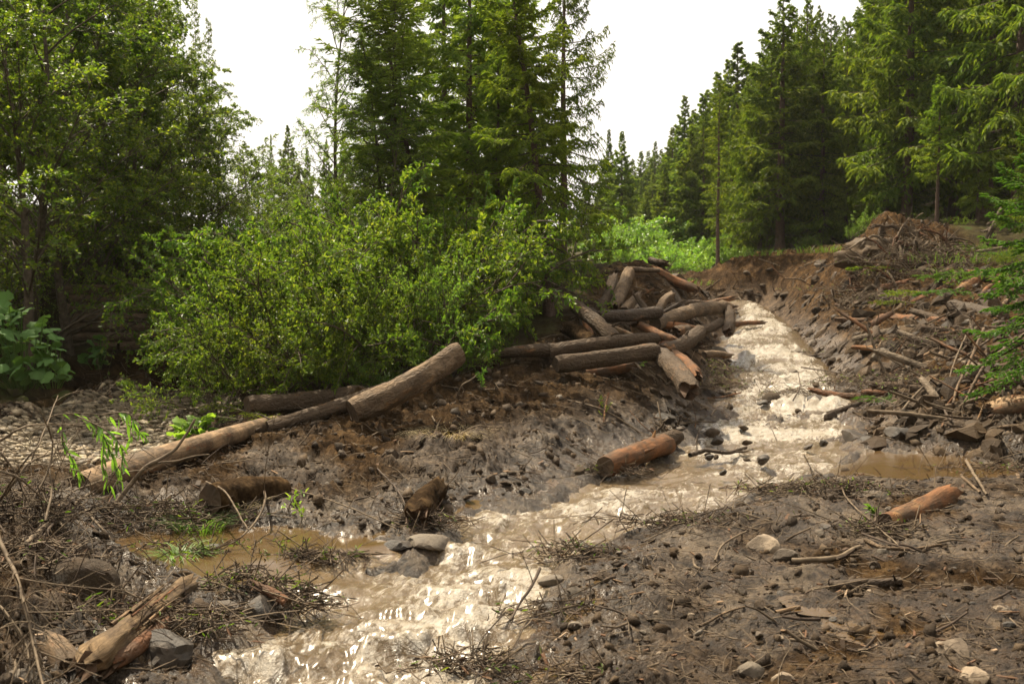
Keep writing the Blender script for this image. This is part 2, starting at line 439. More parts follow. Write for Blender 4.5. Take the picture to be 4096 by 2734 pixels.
def cut_mat():
    t = NT('sawn_end')
    o = t.obj()
    rr = t.n('VectorMath', {0: t.mul(o, (0, 1, 1))}, operation='LENGTH').outputs['Value']
    w = t.math('SINE', t.math('MULTIPLY', t.math('ADD', rr, t.math('MULTIPLY', t.noise(o, 9), .02)), 420.0))
    c = t.mix(t.val(w, -1, 1, 0, .35), (.12, .082, .052), (.06, .04, .026))
    c = t.mix(t.val(t.noise(o, 6, 5), .35, .65, 0, .9), c, (.07, .052, .038))
    return t.done(c, .75, t.bump(t.noise(o, 60, 4), .4, .005))
M['cut'] = cut_mat()
def stone_mat(name, a, b, rough=.6, bump=.5):
    t = NT(name)
    o = t.obj(); r = t.rnd()
    ps = t.n('VectorMath', {0: o, 1: t.n('CombineXYZ', {0: t.math('MULTIPLY', r, 23.0)}).outputs[0]}).outputs[0]
    n = t.noise(ps, 7, 7, .65); n2 = t.noise(ps, 34, 6, .7)
    c = t.ramp(n, [(.3, a), (.7, b)])
    c = t.mix(t.val(n2, .4, .7, 0, .5), c, tuple(x * .5 for x in a))
    c = t.mix(t.val(t.noise(ps, 3, 4), .48, .62, 0, .75), c, (.07, .05, .033))
    return t.done(c, t.val(n, .3, .7, rough, rough + .3), t.bump(t.math('ADD', n2, n), bump, .035), .3)
M['stone'] = stone_mat('grey_stone', (.085, .068, .05), (.19, .155, .115))
M['stone_wet'] = stone_mat('wet_slate', (.022, .018, .014), (.07, .056, .043), .4)
M['stone_pale'] = stone_mat('pale_stone', (.2, .15, .1), (.32, .25, .175))
M['stone_mud'] = stone_mat('mud_coated_stone', (.045, .030, .018), (.095, .065, .038), .75, .9)
M['stone_moss'] = stone_mat('mossy_stone', (.05, .07, .015), (.12, .12, .03), .9)
def pebble_mat():
    t = NT('pebbles')
    c = t.ramp(t.island(), [(0, (.08, .064, .044)), (.35, (.16, .125, .08)), (.7, (.28, .22, .145)), (.9, (.38, .32, .22)), (1, (.13, .07, .04))])
    return t.done(t.mix(t.val(t.noise(t.pos(), 30, 4), .35, .65, 0, .4), c, (.07, .055, .04)), .55)
M['pebble'] = pebble_mat()
def clod_mat():
    t = NT('mud_clods')
    p = t.pos()
    c = t.ramp(t.island(), [(0, (.017, .0105, .0055)), (.6, (.045, .028, .0145)), (1, (.092, .06, .032))])
    n = t.noise(p, 35, 6, .7)
    return t.done(t.mix(t.val(n, .35, .65, 0, .5), c, (.05, .038, .027)), t.val(t.noise(p, 2.5, 3), .35, .65, .5, .95), t.bump(n, .9, .015))
M['clod'] = clod_mat()
def chip_mat():
    t = NT('bark_chips')
    c = t.ramp(t.island(), [(0, (.03, .02, .013)), (.5, (.065, .042, .027)), (.8, (.12, .062, .033)), (.94, (.2, .13, .075)), (1, (.28, .2, .13))])
    return t.done(c, .7)
M['chip'] = chip_mat()

def ground_mat():
    t = NT('churned_mud')
    p = t.pos()
    n0 = t.noise(p, .55, 4, .6); n1 = t.noise(p, 3.2, 6, .62); n2 = t.noise(p, 17, 7, .68); n3 = t.noise(p, 70, 5, .7)
    dry = t.ramp(t.math('ADD', t.math('MULTIPLY', n1, .55), t.math('MULTIPLY', n2, .45)),
                 [(.38, (.008, .0047, .0023)), (.5, (.033, .0198, .0095)), (.64, (.095, .06, .029))])
    dry = t.mix(t.math('MAXIMUM', t.val(n0, .4, .62, 0, .5), t.attr('dry')), dry, t.mix(1.0, dry, (1.3, 1.18, 1.0), 'MULTIPLY'))
    gr = t.n('TexVoronoi', {'Vector': p, 'Scale': 14.0}, feature='F1')
    gc = t.mix(t.val(gr.outputs['Distance'], .2, .6, 0, 1), t.ramp(gr.outputs['Color'], [(.1, (.09, .075, .055)), (.6, (.24, .195, .14)), (1, (.36, .3, .22))]), (.05, .04, .03))
    fl = t.ramp(n1, [(.35, (.028, .022, .013)), (.55, (.05, .042, .018)), (.7, (.045, .065, .018))])
    wet = t.math('MULTIPLY', t.attr('wet'), t.val(n1, .3, .6, .6, 1.0))
    c = t.mix(t.attr('gravel'), dry, gc)
    c = t.mix(t.attr('forest'), c, fl)
    c = t.mix(t.math('MULTIPLY', wet, .4), c, t.mix(1.0, c, (.75, .68, .6), 'MULTIPLY'))
    silt_sheen = t.math('MULTIPLY', wet, t.val(t.math('ADD', t.math('MULTIPLY', t.noise(p, 1.7, 5, .65), .7), t.math('MULTIPLY', n2, .3)), .5, .6))
    c = t.mix(t.math('MULTIPLY', silt_sheen, .75), c, (.17, .125, .078))  # pale patches paint the shine of wet mud as well as silt
    rough = t.math('SUBTRACT', t.val(n2, .3, .7, .95, .75), t.math('MULTIPLY', wet, t.val(n1, .3, .7, .38, .74)))
    h = t.math('ADD', t.math('ADD', t.math('MULTIPLY', n2, .6), t.math('MULTIPLY', n3, .3)), t.math('MULTIPLY', gr.outputs['Distance'], t.math('MULTIPLY', t.attr('gravel'), -.8)))
    return t.done(c, rough, t.bump(h, 1.0, .06), t.val(wet, 0, 1, .03, .42))
M['mud'] = ground_mat()
def water_mat():
    t = NT('muddy_water')
    p = t.pos()
    foam = t.attr('foam'); turb = t.attr('turb')
    fl = t.n('CombineXYZ', {0: t.attr('fn'), 1: t.math('MULTIPLY', t.attr('fs'), .5), 2: t.n('SeparateXYZ', {0: p}).outputs[2]}).outputs[0]
    nf = t.noise(fl, 16, 6, .7, .6)
    f = t.val(t.math('ADD', foam, t.math('MULTIPLY', t.math('SUBTRACT', nf, .5), 2.4)), .52, .92)
    c = t.mix(t.noise(p, 2.0, 4), (.10, .066, .03), (.165, .112, .056))
    c = t.mix(t.val(turb, .05, .35), (.08, .046, .016), c)
    fc = t.mix(t.val(t.noise(p, 7, 6, .7, .6), .35, .65), (.27, .21, .135), (.56, .51, .43))
    c = t.mix(t.math('MULTIPLY', f, .9), c, fc)
    h = t.math('ADD', t.math('MULTIPLY', t.noise(fl, 13, 7, .62, 1.0), t.val(turb, 0, 1, .03, 1)),
               t.math('MULTIPLY', t.noise(fl, 62, 4, .7, .6), t.val(turb, 0, 1, .02, .6)))
    return t.done(c, t.val(f, 0, 1, .12, .35), t.bump(h, .8, .07), .5, {'IOR': 1.38, 'Coat Weight': .55, 'Coat Roughness': .24, 'Coat IOR': 1.4})
M['water'] = water_mat()

# ================================================================== THE GROUND
FOREST_R = [tuple(P(a, b, d)[:2]) for a, b, d in [(690, 280, 40), (745, 256, 38.6), (790, 255, 37.4), (830, 250, 35.4), (880, 230, 30.6), (930, 235, 29.8), (985, 270, 26.8),
            (1024, 290, 22.5)]] + [(10.5, 17), (10, 12), (14, 8), (60, 8), (160, 60), (160, 290), (-10, 290), (2, 42)]
FOREST_L = [tuple(P(a, b, d)[:2]) for a, b, d in [(-30, 390, 14.6), (60, 370, 19.6), (120, 352, 20.8), (250, 345, 20), (262, 398, 14.5), (330, 398, 13.9), (430, 380, 14.6), (520, 358, 16.6), (565, 338, 19), (590, 300, 22.5),
            (625, 262, 26)]] + [(2.5, 42), (-10, 290), (-160, 290), (-160, 6), (-8.5, 8)]
def mud_relief(x, y, sd):
    """clods and ruts of the churned mud"""
    w1 = .18 * fbm(1, x * 2.1, y * 2.1, 2); w2 = .18 * fbm(5, x * 2.1 + 40, y * 2.1, 2)
    X = x + w1; Y = y + w2
    b = .50 * np.abs(nz[0](X * 1.5, Y * 1.5)) + .30 * np.abs(nz[1](X * 3.6, Y * 3.6)) + .20 * np.abs(nz[2](X * 8.5, Y * 8.5)) + .20 * np.abs(nz[3](X * 17, Y * 17)) + .13 * np.abs(nz[6](X * 31, Y * 31))
    return b - .34 + .25 * fbm(7, x * .6, y * .6, 2)
def ground_fields(X, Y):
    H, sd, st = land(X, Y)
    fr = np.maximum(sstep(.3, -.6, poly_sd(FOREST_R, X, Y)), sstep(.3, -.6, poly_sd(FOREST_L, X, Y)))
    gb = sstep(.25, -.25, poly_sd(BAR, X, Y) + .3 * fbm(2, X, Y, 2))
    flat = sstep(-.2, .6, X - .1 * Y) * sstep(12.2, 11.0, Y)          # the wet flat on the near right
    leftm = sstep(-.6, -1.6, X) * sstep(10, 8.8, Y)                      # the mound on the near left
    amp = .30 * (1 - .55 * flat) * (1 - .9 * gb) * (1 - .6 * fr) * (1 + .35 * leftm)
    amp = amp * (.5 + .5 * sstep(-.1, .9, sd)) * (1 + 1.0 * sstep(0, -.2, sd) * sstep(13, 15, Y)) * (.35 + .65 * sstep(0, .6, st)) * (1 + .7 * sstep(22, 30, Y) * sstep(.15, .2, X / Y) * (1 - fr))
    wet = np.maximum(1 - sstep(.15, 1.5, sd), .75 * flat * sstep(-.1, .25, .15 + fbm(4, X * .9, Y * .9, 3)))
    wet = np.maximum(wet, .45 * sstep(.1, .35, fbm(8, X * .5, Y * .5, 3) + .1) * sstep(16, 12, Y))
    wet = wet * (1 - fr) * (1 - gb) * (1 - .8 * sstep(13, 15.5, Y) * sstep(.35, .7, sd)) * (1 - .7 * sstep(24, 29, Y))
    gxs = (land(X + .25, Y)[0] - H) / .25; gys = (land(X, Y + .25)[0] - H) / .25
    steep = 1 / (1 + 1.1 * (gxs ** 2 + gys ** 2))
    lump = .16 * np.abs(fbm(9, X * .75, Y * .75, 2)) * (1 - flat) * (1 - gb) * (1 - fr) * sstep(.3, 1.4, sd)
    H = H + lump + amp * steep * mud_relief(X, Y, sd) + .10 * fr * fbm(6, X * .8, Y * .8, 3)
    return H, wet, gb, fr, sd
def dryness(X, Y):
    return sstep(.12, .2, X / Y) * sstep(12.5, 15, Y) * .95 + sstep(22, 24, Y) * sstep(.03, .09, X / Y) * .6 * (X / Y < .12)
NU, NV = 560, 760
uu = np.linspace(-.60, .60, NU); vv = np.geomspace(2.8, 62, NV)
UU, VV = np.meshgrid(uu, vv)
GX, GY = (UU * VV), VV.copy()
GH, gw, gg, gf, gsd = ground_fields(GX.ravel(), GY.ravel())
def grid_faces(nr, nc):
    i = np.arange(nr - 1)[:, None] * nc + np.arange(nc - 1)[None]
    return np.stack([i, i + 1, i + nc + 1, i + nc], -1).reshape(-1, 4)
ob('ground', mesh_np('ground', [(np.stack([GX.ravel(), GY.ravel(), GH], 1), grid_faces(NV, NU), 0)], M['mud'],
   attrs={'wet': gw, 'gravel': gg, 'forest': gf, 'dry': np.clip(dryness(GX.ravel(), GY.ravel()), 0, 1)}), kind='structure', label='churned brown mud and soil along the flooded stream')
GHg = GH.reshape(NV, NU)
def fine_z(x, y):
    """height of the finished ground mesh"""
    x = np.asarray(x, float); y = np.asarray(y, float)
    fv = np.clip(np.log(y / 2.8) / np.log(62 / 2.8) * (NV - 1), 0, NV - 1.001); fu = np.clip((x / y + .60) / 1.2 * (NU - 1), 0, NU - 1.001)
    i = fv.astype(int); j = fu.astype(int); a = fv - i; b = fu - j
    return (GHg[i, j] * (1 - a) * (1 - b) + GHg[i, j + 1] * (1 - a) * b + GHg[i + 1, j] * a * (1 - b) + GHg[i + 1, j + 1] * a * b)
def fine_normal(x, y, e=.05):
    dx = (fine_z(x + e, y) - fine_z(x - e, y)) / (2 * e); dy = (fine_z(x, y + e) - fine_z(x, y - e)) / (2 * e)
    return nrm(np.stack([-dx, -dy, np.ones_like(dx)], -1))
cx = np.arange(-200, 201, 3.0); cy = np.arange(-70, 300, 3.0)
CX, CY = np.meshgrid(cx, cy)
CH, csd, cst = land(CX.ravel(), CY.ravel())
inside = (np.abs(CX) < .60 * CY + 1.0) & (CY < 58) & (CY > -1)
CH = np.where(inside.ravel(), CH - 2.2, CH - .25)
ob('hillside', mesh_np('hillside', [(np.stack([CX.ravel(), CY.ravel(), CH], 1), grid_faces(len(cy), len(cx)), 0)], M['mud'],
   attrs={'wet': np.zeros(CX.size), 'gravel': np.zeros(CX.size), 'forest': np.ones(CX.size)}), kind='structure', label='forested valley sides rising behind the stream')

# ================================================================== THE WATER
wu = np.linspace(-.50, .47, 500); wv = np.geomspace(3.0, 39, 560)
WU, WVg = np.meshgrid(wu, wv)
wx, wy = (WU * WVg).ravel(), WVg.ravel()
s_main = poly_sd(STREAM, wx, wy); s_all = np.minimum(np.minimum(s_main, poly_sd(POOL, wx, wy)), poly_sd(CHAN, wx, wy))
# coordinates along (s) and across (n) the current
best = np.full(wx.shape, 1e9); sa = np.zeros_like(wx); na = np.zeros_like(wx); acc = 0
for i in range(len(CENTRE) - 1):
    a, b = CENTRE[i], CENTRE[i + 1]; e = b - a; L = np.hypot(*e)
    tt = np.clip(((wx - a[0]) * e[0] + (wy - a[1]) * e[1]) / L ** 2, 0, 1)
    dd = np.hypot(wx - a[0] - tt * e[0], wy - a[1] - tt * e[1])
    m = dd < best
    sg = np.sign((wx - a[0]) * e[1] - (wy - a[1]) * e[0])
    best = np.where(m, dd, best); sa = np.where(m, acc + tt * L, sa); na = np.where(m, dd * sg, na); acc += L
turb = sstep(.2, -.35, s_main) * (.55 + .45 * sstep(-.25, .3, fbm(2, wx * .55, wy * .55, 2)))
turb = np.maximum(turb, .25 * sstep(.2, -.3, s_main))
turb *= np.where(wy > 12.5, 1.0 + .8 * sstep(13, 19, wy), 1.0)
calm = sstep(13.2, 12.2, wy) * sstep(9.8, 10.6, wy)                     # smoother reach at the bend
turb *= 1 - .12 * calm
q1 = .35 * fbm(0, wx * 1.6, wy * 1.6, 2)
def ridge(k, sx, ss): return 1 - (np.sqrt(nz[k](na * sx + q1 * 2.2, sa * ss * .62 + q1 * 2.0) ** 2 + .02) - .14) * 2.0
r1, r2, r3, r4 = ridge(1, 1.3, 1.7), ridge(3, 3.1, 3.7), ridge(5, 6.8, 7.6), ridge(7, 14.5, 15.5)
wave = .36 * r1 + .34 * r2 + .20 * r3 + .09 * r4
big = fbm(9, na * .8, sa * 1.15, 2)
hw = turb * (.115 * (wave - .35) + .07 * big + .012 * (nz[8](na * 17, sa * 10) + .6 * nz[9](na * 33, sa * 19)))
# standing waves and holes behind drowned boulders
def hump(px, py, a, rx, ry):
    c = water_pt(px, py)
    dx, dy = wx - c[0], wy - c[1]
    g = np.exp(-((dx / rx) ** 2 + (dy / ry) ** 2)); g2 = np.exp(-((dx / rx) ** 2 + ((dy + 1.4 * ry) / ry) ** 2))
    return .62 * a * (g - .9 * g2) * (1 + .5 * (r3 - .5))
HUMPS = [(410, 632, .17, .28, .17), (498, 580, .12, .17, .12), (470, 620, .08, .3, .1), (330, 575, .07, .3, .15), (450, 540, .08, .25, .15), (530, 530, .07, .3, .15), (300, 640, .10, .3, .18), (370, 670, .10, .35, .2),
         (560, 515, .06, .3, .2), (250, 650, .10, .25, .15), (430, 600, .06, .35, .15), (360, 610, .08, .22, .14), (600, 495, .05, .3, .2)]
for hq in HUMPS: hw += hump(*hq)
step_s = 0
for (pa, pb, a) in [((735, 384), (845, 384), .12), ((725, 372), (840, 368), .08), ((715, 402), (865, 404), .09), ((742, 336), (815, 336), .07), ((735, 360), (835, 352), .08), ((700, 425), (866, 428), .05)]:
    A, B = water_pt(*pa), water_pt(*pb); t_ = (wx - A[0]) / (B[0] - A[0]); yl = A[1] + t_ * (B[1] - A[1]) + .5 * fbm(6, wx * 1.5, wy * .3, 2)
    ww = sstep(.3, -.3, s_main)
    hw += a * ww * (sstep(-.12, .12, wy - yl) - .5 * sstep(-1.2, 1.6, wy - yl) - .25)
    step_s = np.maximum(step_s, ww * np.exp(-((wy - yl + .1) / .35) ** 2))
foam = turb * np.clip(.9 * (wave - .25) + .6 * np.clip(big, -.3, .6) + .30, 0, 1.2) + .4 * step_s * turb
foam = foam + turb * (.16 * sstep(10.5, 8.8, wy) + .10 * sstep(10, 12, wy))
foam = foam * (1 - .28 * sstep(14, 19, wy)) - .10 * turb * sstep(-.05, .25, fbm(1, na * 1.1, sa * .45, 3))
hz = zw(wy) + hw + .004 * fbm(3, wx * 5, wy * 5, 3)
gh = fine_z(wx, wy)
keepv = ((s_all < .85) & (hz > gh - .18)).reshape(WU.shape)
qf = grid_faces(*WU.shape)
keep = keepv.ravel()[qf].any(1)
qf = qf[keep]
used = np.unique(qf); remap = np.full(wx.size, -1); remap[used] = np.arange(len(used))
ob('stream', mesh_np('stream', [(np.stack([wx, wy, hz], 1)[used], remap[qf], 0)], M['water'], attrs={'foam': foam[used], 'turb': turb[used], 'fs': sa[used], 'fn': na[used]}),
   kind='structure', label='muddy flood water rushing in white rapids over stones')
def still(name, poly, z, grow, label):
    poly = np.array(poly)[:, :2]; c = poly.mean(0)
    x0, y0 = poly.min(0) - grow; x1, y1 = poly.max(0) + grow
    xs, ys = np.meshgrid(np.linspace(x0, x1, 60), np.linspace(y0, y1, 60))
    s = poly_sd(poly, xs.ravel(), ys.ravel())
    q = grid_faces(60, 60); q = q[(s[q] < grow).any(1)]
    us = np.unique(q); rm = np.full(xs.size, -1); rm[us] = np.arange(len(us))
    ob(name, mesh_np(name, [(np.stack([xs.ravel(), ys.ravel(), np.full(xs.size, z)], 1)[us], rm[q], 0)], M['water'],
       attrs={'foam': np.zeros(len(us)), 'turb': np.full(len(us), .06), 'fs': ys.ravel()[us], 'fn': xs.ravel()[us]}), kind='structure', label=label)
still('side_stream', TRIB, .03, .7, 'dark still water below the timber wall beyond the gravel bar')
still('puddle', PUD1, .05, .12, 'brown puddle in the mud on the near right')
still('puddle', PUD2, .048, .1, 'pale shallow puddle in front of the brown puddle')

# ================================================================== LOOSE STUFF ON THE MUD
rng = np.random.default_rng(11)
def ico(sub):
    bm = bmesh.new(); bmesh.ops.create_icosphere(bm, subdivisions=sub, radius=1)
    v = np.array([x.co[:] for x in bm.verts]); f = np.array([[w.index for w in x.verts] for x in bm.faces]); bm.free()
    return v, f
ICO1, ICO2, ICO3, ICO4 = ico(1), ico(2), ico(3), ico(4)
def rand_rot(n, rng, tilt=None):
    q = rng.normal(size=(n, 4)); q = nrm(q)
    w, x, y, z = q.T
    return np.stack([np.stack([1 - 2 * (y * y + z * z), 2 * (x * y - z * w), 2 * (x * z + y * w)], -1),
                     np.stack([2 * (x * y + z * w), 1 - 2 * (x * x + z * z), 2 * (y * z - x * w)], -1),
                     np.stack([2 * (x * z - y * w), 2 * (y * z + x * w), 1 - 2 * (x * x + y * y)], -1)], 1)
def scatter_uv(n, y0, y1, rng, u=.5):
    return (lambda yy: (rng.uniform(-u, u, n) * yy, yy))(np.exp(rng.uniform(math.log(y0), math.log(y1), n)))
def on_mud(n, y0, y1, rng, dens=None):
    x, y = scatter_uv(n, y0, y1, rng)
    H, wet, gb, fr, sd = ground_fields(x, y)
    k = (sd > .02) & (gb < .4) & (fr < .4)
    if dens is not None: k &= rng.uniform(size=n) < dens(x, y, sd)
    return x[k], y[k], sd[k]
def lumps(x, y, size, flat, base, rng, sink=.25, aligned=True):
    n = len(x); v, f = base
    nv = len(v)
    vv = np.repeat(v[None], n, 0)
    nn = 1 + .36 * rng.normal(size=(n, nv, 1)).clip(-1.3, 1.4)
    vv = vv * nn
    if not aligned:
        vv = np.einsum('nij,nvj->nvi', rand_rot(n, rng), vv)
    sc = np.stack([rng.uniform(.7, 1.4, n), rng.uniform(.6, 1.2, n), np.full(n, 1.0) * flat * rng.uniform(.7, 1.3, n)], 1) * size[:, None]
    vv = vv * sc[:, None]
    a = rng.uniform(0, 6.28, n); c, s = np.cos(a)[:, None], np.sin(a)[:, None]
    X = vv[..., 0] * c - vv[..., 1] * s; Y = vv[..., 0] * s + vv[..., 1] * c
    nrml = fine_normal(x, y)
    Z = vv[..., 2] - (nrml[:, 0:1] * X + nrml[:, 1:2] * Y) / nrml[:, 2:3] * .8
    z = fine_z(x, y) + (.5 - sink) * size * flat
    V = np.stack([X + x[:, None], Y + y[:, None], Z + z[:, None]], -1)
    return V.reshape(-1, 3), (np.arange(n)[:, None, None] * nv + f[None]).reshape(-1, 3)
x, y, sd = on_mud(8500, 5, 33, rng, lambda x, y, sd: np.where((x > .1 * y) & (y < 12), .55, 1.0))
size = np.exp(rng.normal(math.log(.018), .55, len(x))).clip(.006, .05) * np.sqrt(y / 8)
x2, y2, sd2 = on_mud(5200, 12, 33, rng, lambda x, y, sd: (x > .13 * y) * 1.0)
size2 = np.exp(rng.normal(math.log(.055), .6, len(x2))).clip(.02, .17)
ob('earth_clods', mesh_np('earth_clods', [(*lumps(x2, y2, size2, .8, ICO1, rng, aligned=False), 0)], M['clod'], smooth=False), kind='stuff', label='clods of earth and broken wood covering the right bank')
ob('mud_clods', mesh_np('mud_clods', [(*lumps(x, y, size, .8, ICO1, rng, sink=.4, aligned=False), 0)], M['clod']), kind='stuff', label='crumbly clods of brown mud')
x, y, sd = on_mud(2600, 5, 30, rng)
size = np.exp(rng.normal(math.log(.014), .5, len(x))).clip(.006, .032) * np.sqrt(y / 8)
ob('mud_pebbles', mesh_np('mud_pebbles', [(*lumps(x, y, size, .5, ICO1, rng), 0)], M['stone_mud']), kind='stuff', label='small stones scattered in the mud')
# pebbles of the gravel bar
bx = np.array(BAR)
n = 26000
gx = rng.uniform(bx[:, 0].min(), bx[:, 0].max(), n); gy = rng.uniform(bx[:, 1].min() - .6, bx[:, 1].max(), n)
k = (poly_sd(BAR, gx, gy) < .15) & (rng.uniform(size=n) < np.where(gy < 14, 1, .75))
gx, gy = gx[k], gy[k]
size = np.exp(rng.normal(math.log(.034), .45, len(gx))).clip(.015, .11)
nearg = gy < 12.9
ob('gravel', mesh_np('gravel', [(*lumps(gx[nearg], gy[nearg], size[nearg], .42, ICO1, rng), 0), (*lumps(gx[~nearg], gy[~nearg], size[~nearg], .42, (ICO1[0][:12], ico(1)[1]) if False else ICO1, rng), 0)][:2] if len(gx) < 4500 else
   [(*lumps(gx[:4500], gy[:4500], size[:4500], .42, ICO1, rng), 0)], M['pebble']), kind='stuff', label='pale river gravel of the dry bar')
def litter(n, y0, y1, rng, L, r, dens=None, lift=.01, K=4):
    x, y, sd = on_mud(n, y0, y1, rng, dens)
    n = len(x)
    a = rng.uniform(0, 6.28, n); ln = np.exp(rng.normal(math.log(L), .5, n)).clip(L * .3, L * 3) * np.sqrt(y / 8)
    t = np.linspace(-.5, .5, K)
    bend = rng.normal(0, .22, n)
    px = x[:, None] + ln[:, None] * (np.cos(a)[:, None] * t - np.sin(a)[:, None] * bend[:, None] * t ** 2)
    py = y[:, None] + ln[:, None] * (np.sin(a)[:, None] * t + np.cos(a)[:, None] * bend[:, None] * t ** 2)
    tilt = rng.normal(0, .22, n)
    z = fine_z(px, py); z = .5 * z + .5 * z.max(1, keepdims=True) + lift + np.maximum(0, tilt[:, None] * ln[:, None] * (t + .5))
    rr = (r * rng.uniform(.5, 1.5, n) * np.sqrt(y / 8))[:, None] * np.linspace(1, .45, K)[None]
    return tubes(np.stack([px, py, z], -1), rr, 3)
right_d = lambda x, y, sd: np.where((y > 12) & (x > 0.3 * y), 1.0, .45)
ob('twig_litter', mesh_np('twig_litter', [(*litter(9000, 5, 30, rng, .16, .0038, right_d), 0)], M['twig']), kind='stuff', label='pale broken twigs littering the mud')
ob('root_litter', mesh_np('root_litter', [(*litter(4200, 5, 30, rng, .13, .003), 0)], M['twig_dark']), kind='stuff', label='dark rootlets and twigs littering the mud')
x, y, sd = on_mud(1500, 5, 28, rng)
n = len(x); box = np.array([[a, b, c] for a in (-.5, .5) for b in (-.5, .5) for c in (-.5, .5)], float)
bf = np.array([[0, 1, 3, 2], [4, 6, 7, 5], [0, 4, 5, 1], [2, 3, 7, 6], [0, 2, 6, 4], [1, 5, 7, 3]])
sz = np.stack([np.exp(rng.normal(math.log(.05), .5, n)), np.exp(rng.normal(math.log(.014), .4, n)), rng.uniform(.004, .012, n)], 1) * np.sqrt(y / 8)[:, None]
a = rng.uniform(0, 6.28, n); tl = rng.normal(0, .35, n)
b3 = box[None] * sz[:, None] * (1 + rng.uniform(-.45, .3, (n, 8, 3)) * [1, 1, .3])
z3 = b3[..., 2] * np.cos(tl)[:, None] + b3[..., 0] * np.sin(tl)[:, None]; x3 = b3[..., 0] * np.cos(tl)[:, None]
V = np.stack([x[:, None] + x3 * np.cos(a)[:, None] - b3[..., 1] * np.sin(a)[:, None], y[:, None] + x3 * np.sin(a)[:, None] + b3[..., 1] * np.cos(a)[:, None],
              fine_z(x, y)[:, None] + .015 + z3], -1)
ob('bark_chips', mesh_np('bark_chips', [(V.reshape(-1, 3), (np.arange(n)[:, None, None] * 8 + bf[None]).reshape(-1, 4), 0)], M['chip'], smooth=False), kind='stuff', label='bark chips and wood splinters on the mud')

# ================================================================== TREES AND SHRUBS (prototypes)
def shoots(p, d, L, W, rng, blades=3):
    """needle-covered shoots: slim crossed blades along d"""
    d = nrm(d); n = len(p)
    ref = nrm(rng.normal(size=d.shape)); u = nrm(np.cross(d, ref)); v = np.cross(d, u)
    out = []
    for b in range(blades):
        a = math.pi * b / blades; s = u * math.cos(a) + v * math.sin(a)
        out.append(np.stack([p, p + d * (L * .35)[:, None] + s * W[:, None], p + d * L[:, None], p + d * (L * .35)[:, None] - s * W[:, None]], 1))
    V = np.stack(out, 1).reshape(-1, 3)
    return V, np.arange(len(V)).reshape(-1, 4)
def spruce_branches(rng, z0, az, L, elev, droop, tip, K=7):
    s = np.linspace(0, 1, K)[None]
    r = L[:, None] * s * np.cos(elev)[:, None]
    z = z0[:, None] + L[:, None] * (np.sin(elev)[:, None] * s - droop[:, None] * s ** 1.7 + tip * s ** 4)
    wv = .06 * L[:, None] * np.sin(s * 5 + rng.uniform(0, 6, (len(L), 1))) * s
    return np.stack([r * np.cos(az)[:, None] - wv * np.sin(az)[:, None], r * np.sin(az)[:, None] + wv * np.cos(az)[:, None], z], -1)
def laterals(B, nlat, rng, lf=.36, hang=.5, K=4, t0=.15):
    Mb, K0 = B.shape[:2]
    blen = np.linalg.norm(np.diff(B, axis=1), axis=2).sum(1)
    t = (t0 + (1 - t0) * (np.arange(nlat)[None] + rng.uniform(0, .9, (Mb, nlat))) / nlat)
    fi = t * (K0 - 1); i = np.minimum(fi.astype(int), K0 - 2); f = (fi - i)[..., None]; m = np.arange(Mb)[:, None]
    p0 = B[m, i] * (1 - f) + B[m, i + 1] * f; tg = nrm(B[m, i + 1] - B[m, i])
    side = nrm(np.cross(tg, np.array([0, 0, 1.]))) * np.where((np.arange(nlat) % 2)[None, :, None] == 0, 1., -1.)
    a = rng.normal(.95, .18, (Mb, nlat))[..., None]
    d = nrm(np.cos(a) * tg + np.sin(a) * side + np.array([0, 0, 1.]) * rng.normal(0, .12, (Mb, nlat, 1)))
    L = blen[:, None] * lf * (1.08 - t) ** .8 * rng.uniform(.6, 1.25, (Mb, nlat)) + .07
    s = np.linspace(0, 1, K)[None, :, None]
    p0 = p0.reshape(-1, 3); d = d.reshape(-1, 3); L = L.reshape(-1)
    hg = hang * rng.uniform(.4, 1.3, (len(L), 1, 1))
    return p0[:, None] + d[:, None] * L[:, None, None] * s - np.array([0, 0, 1.]) * L[:, None, None] * hg * s ** 2
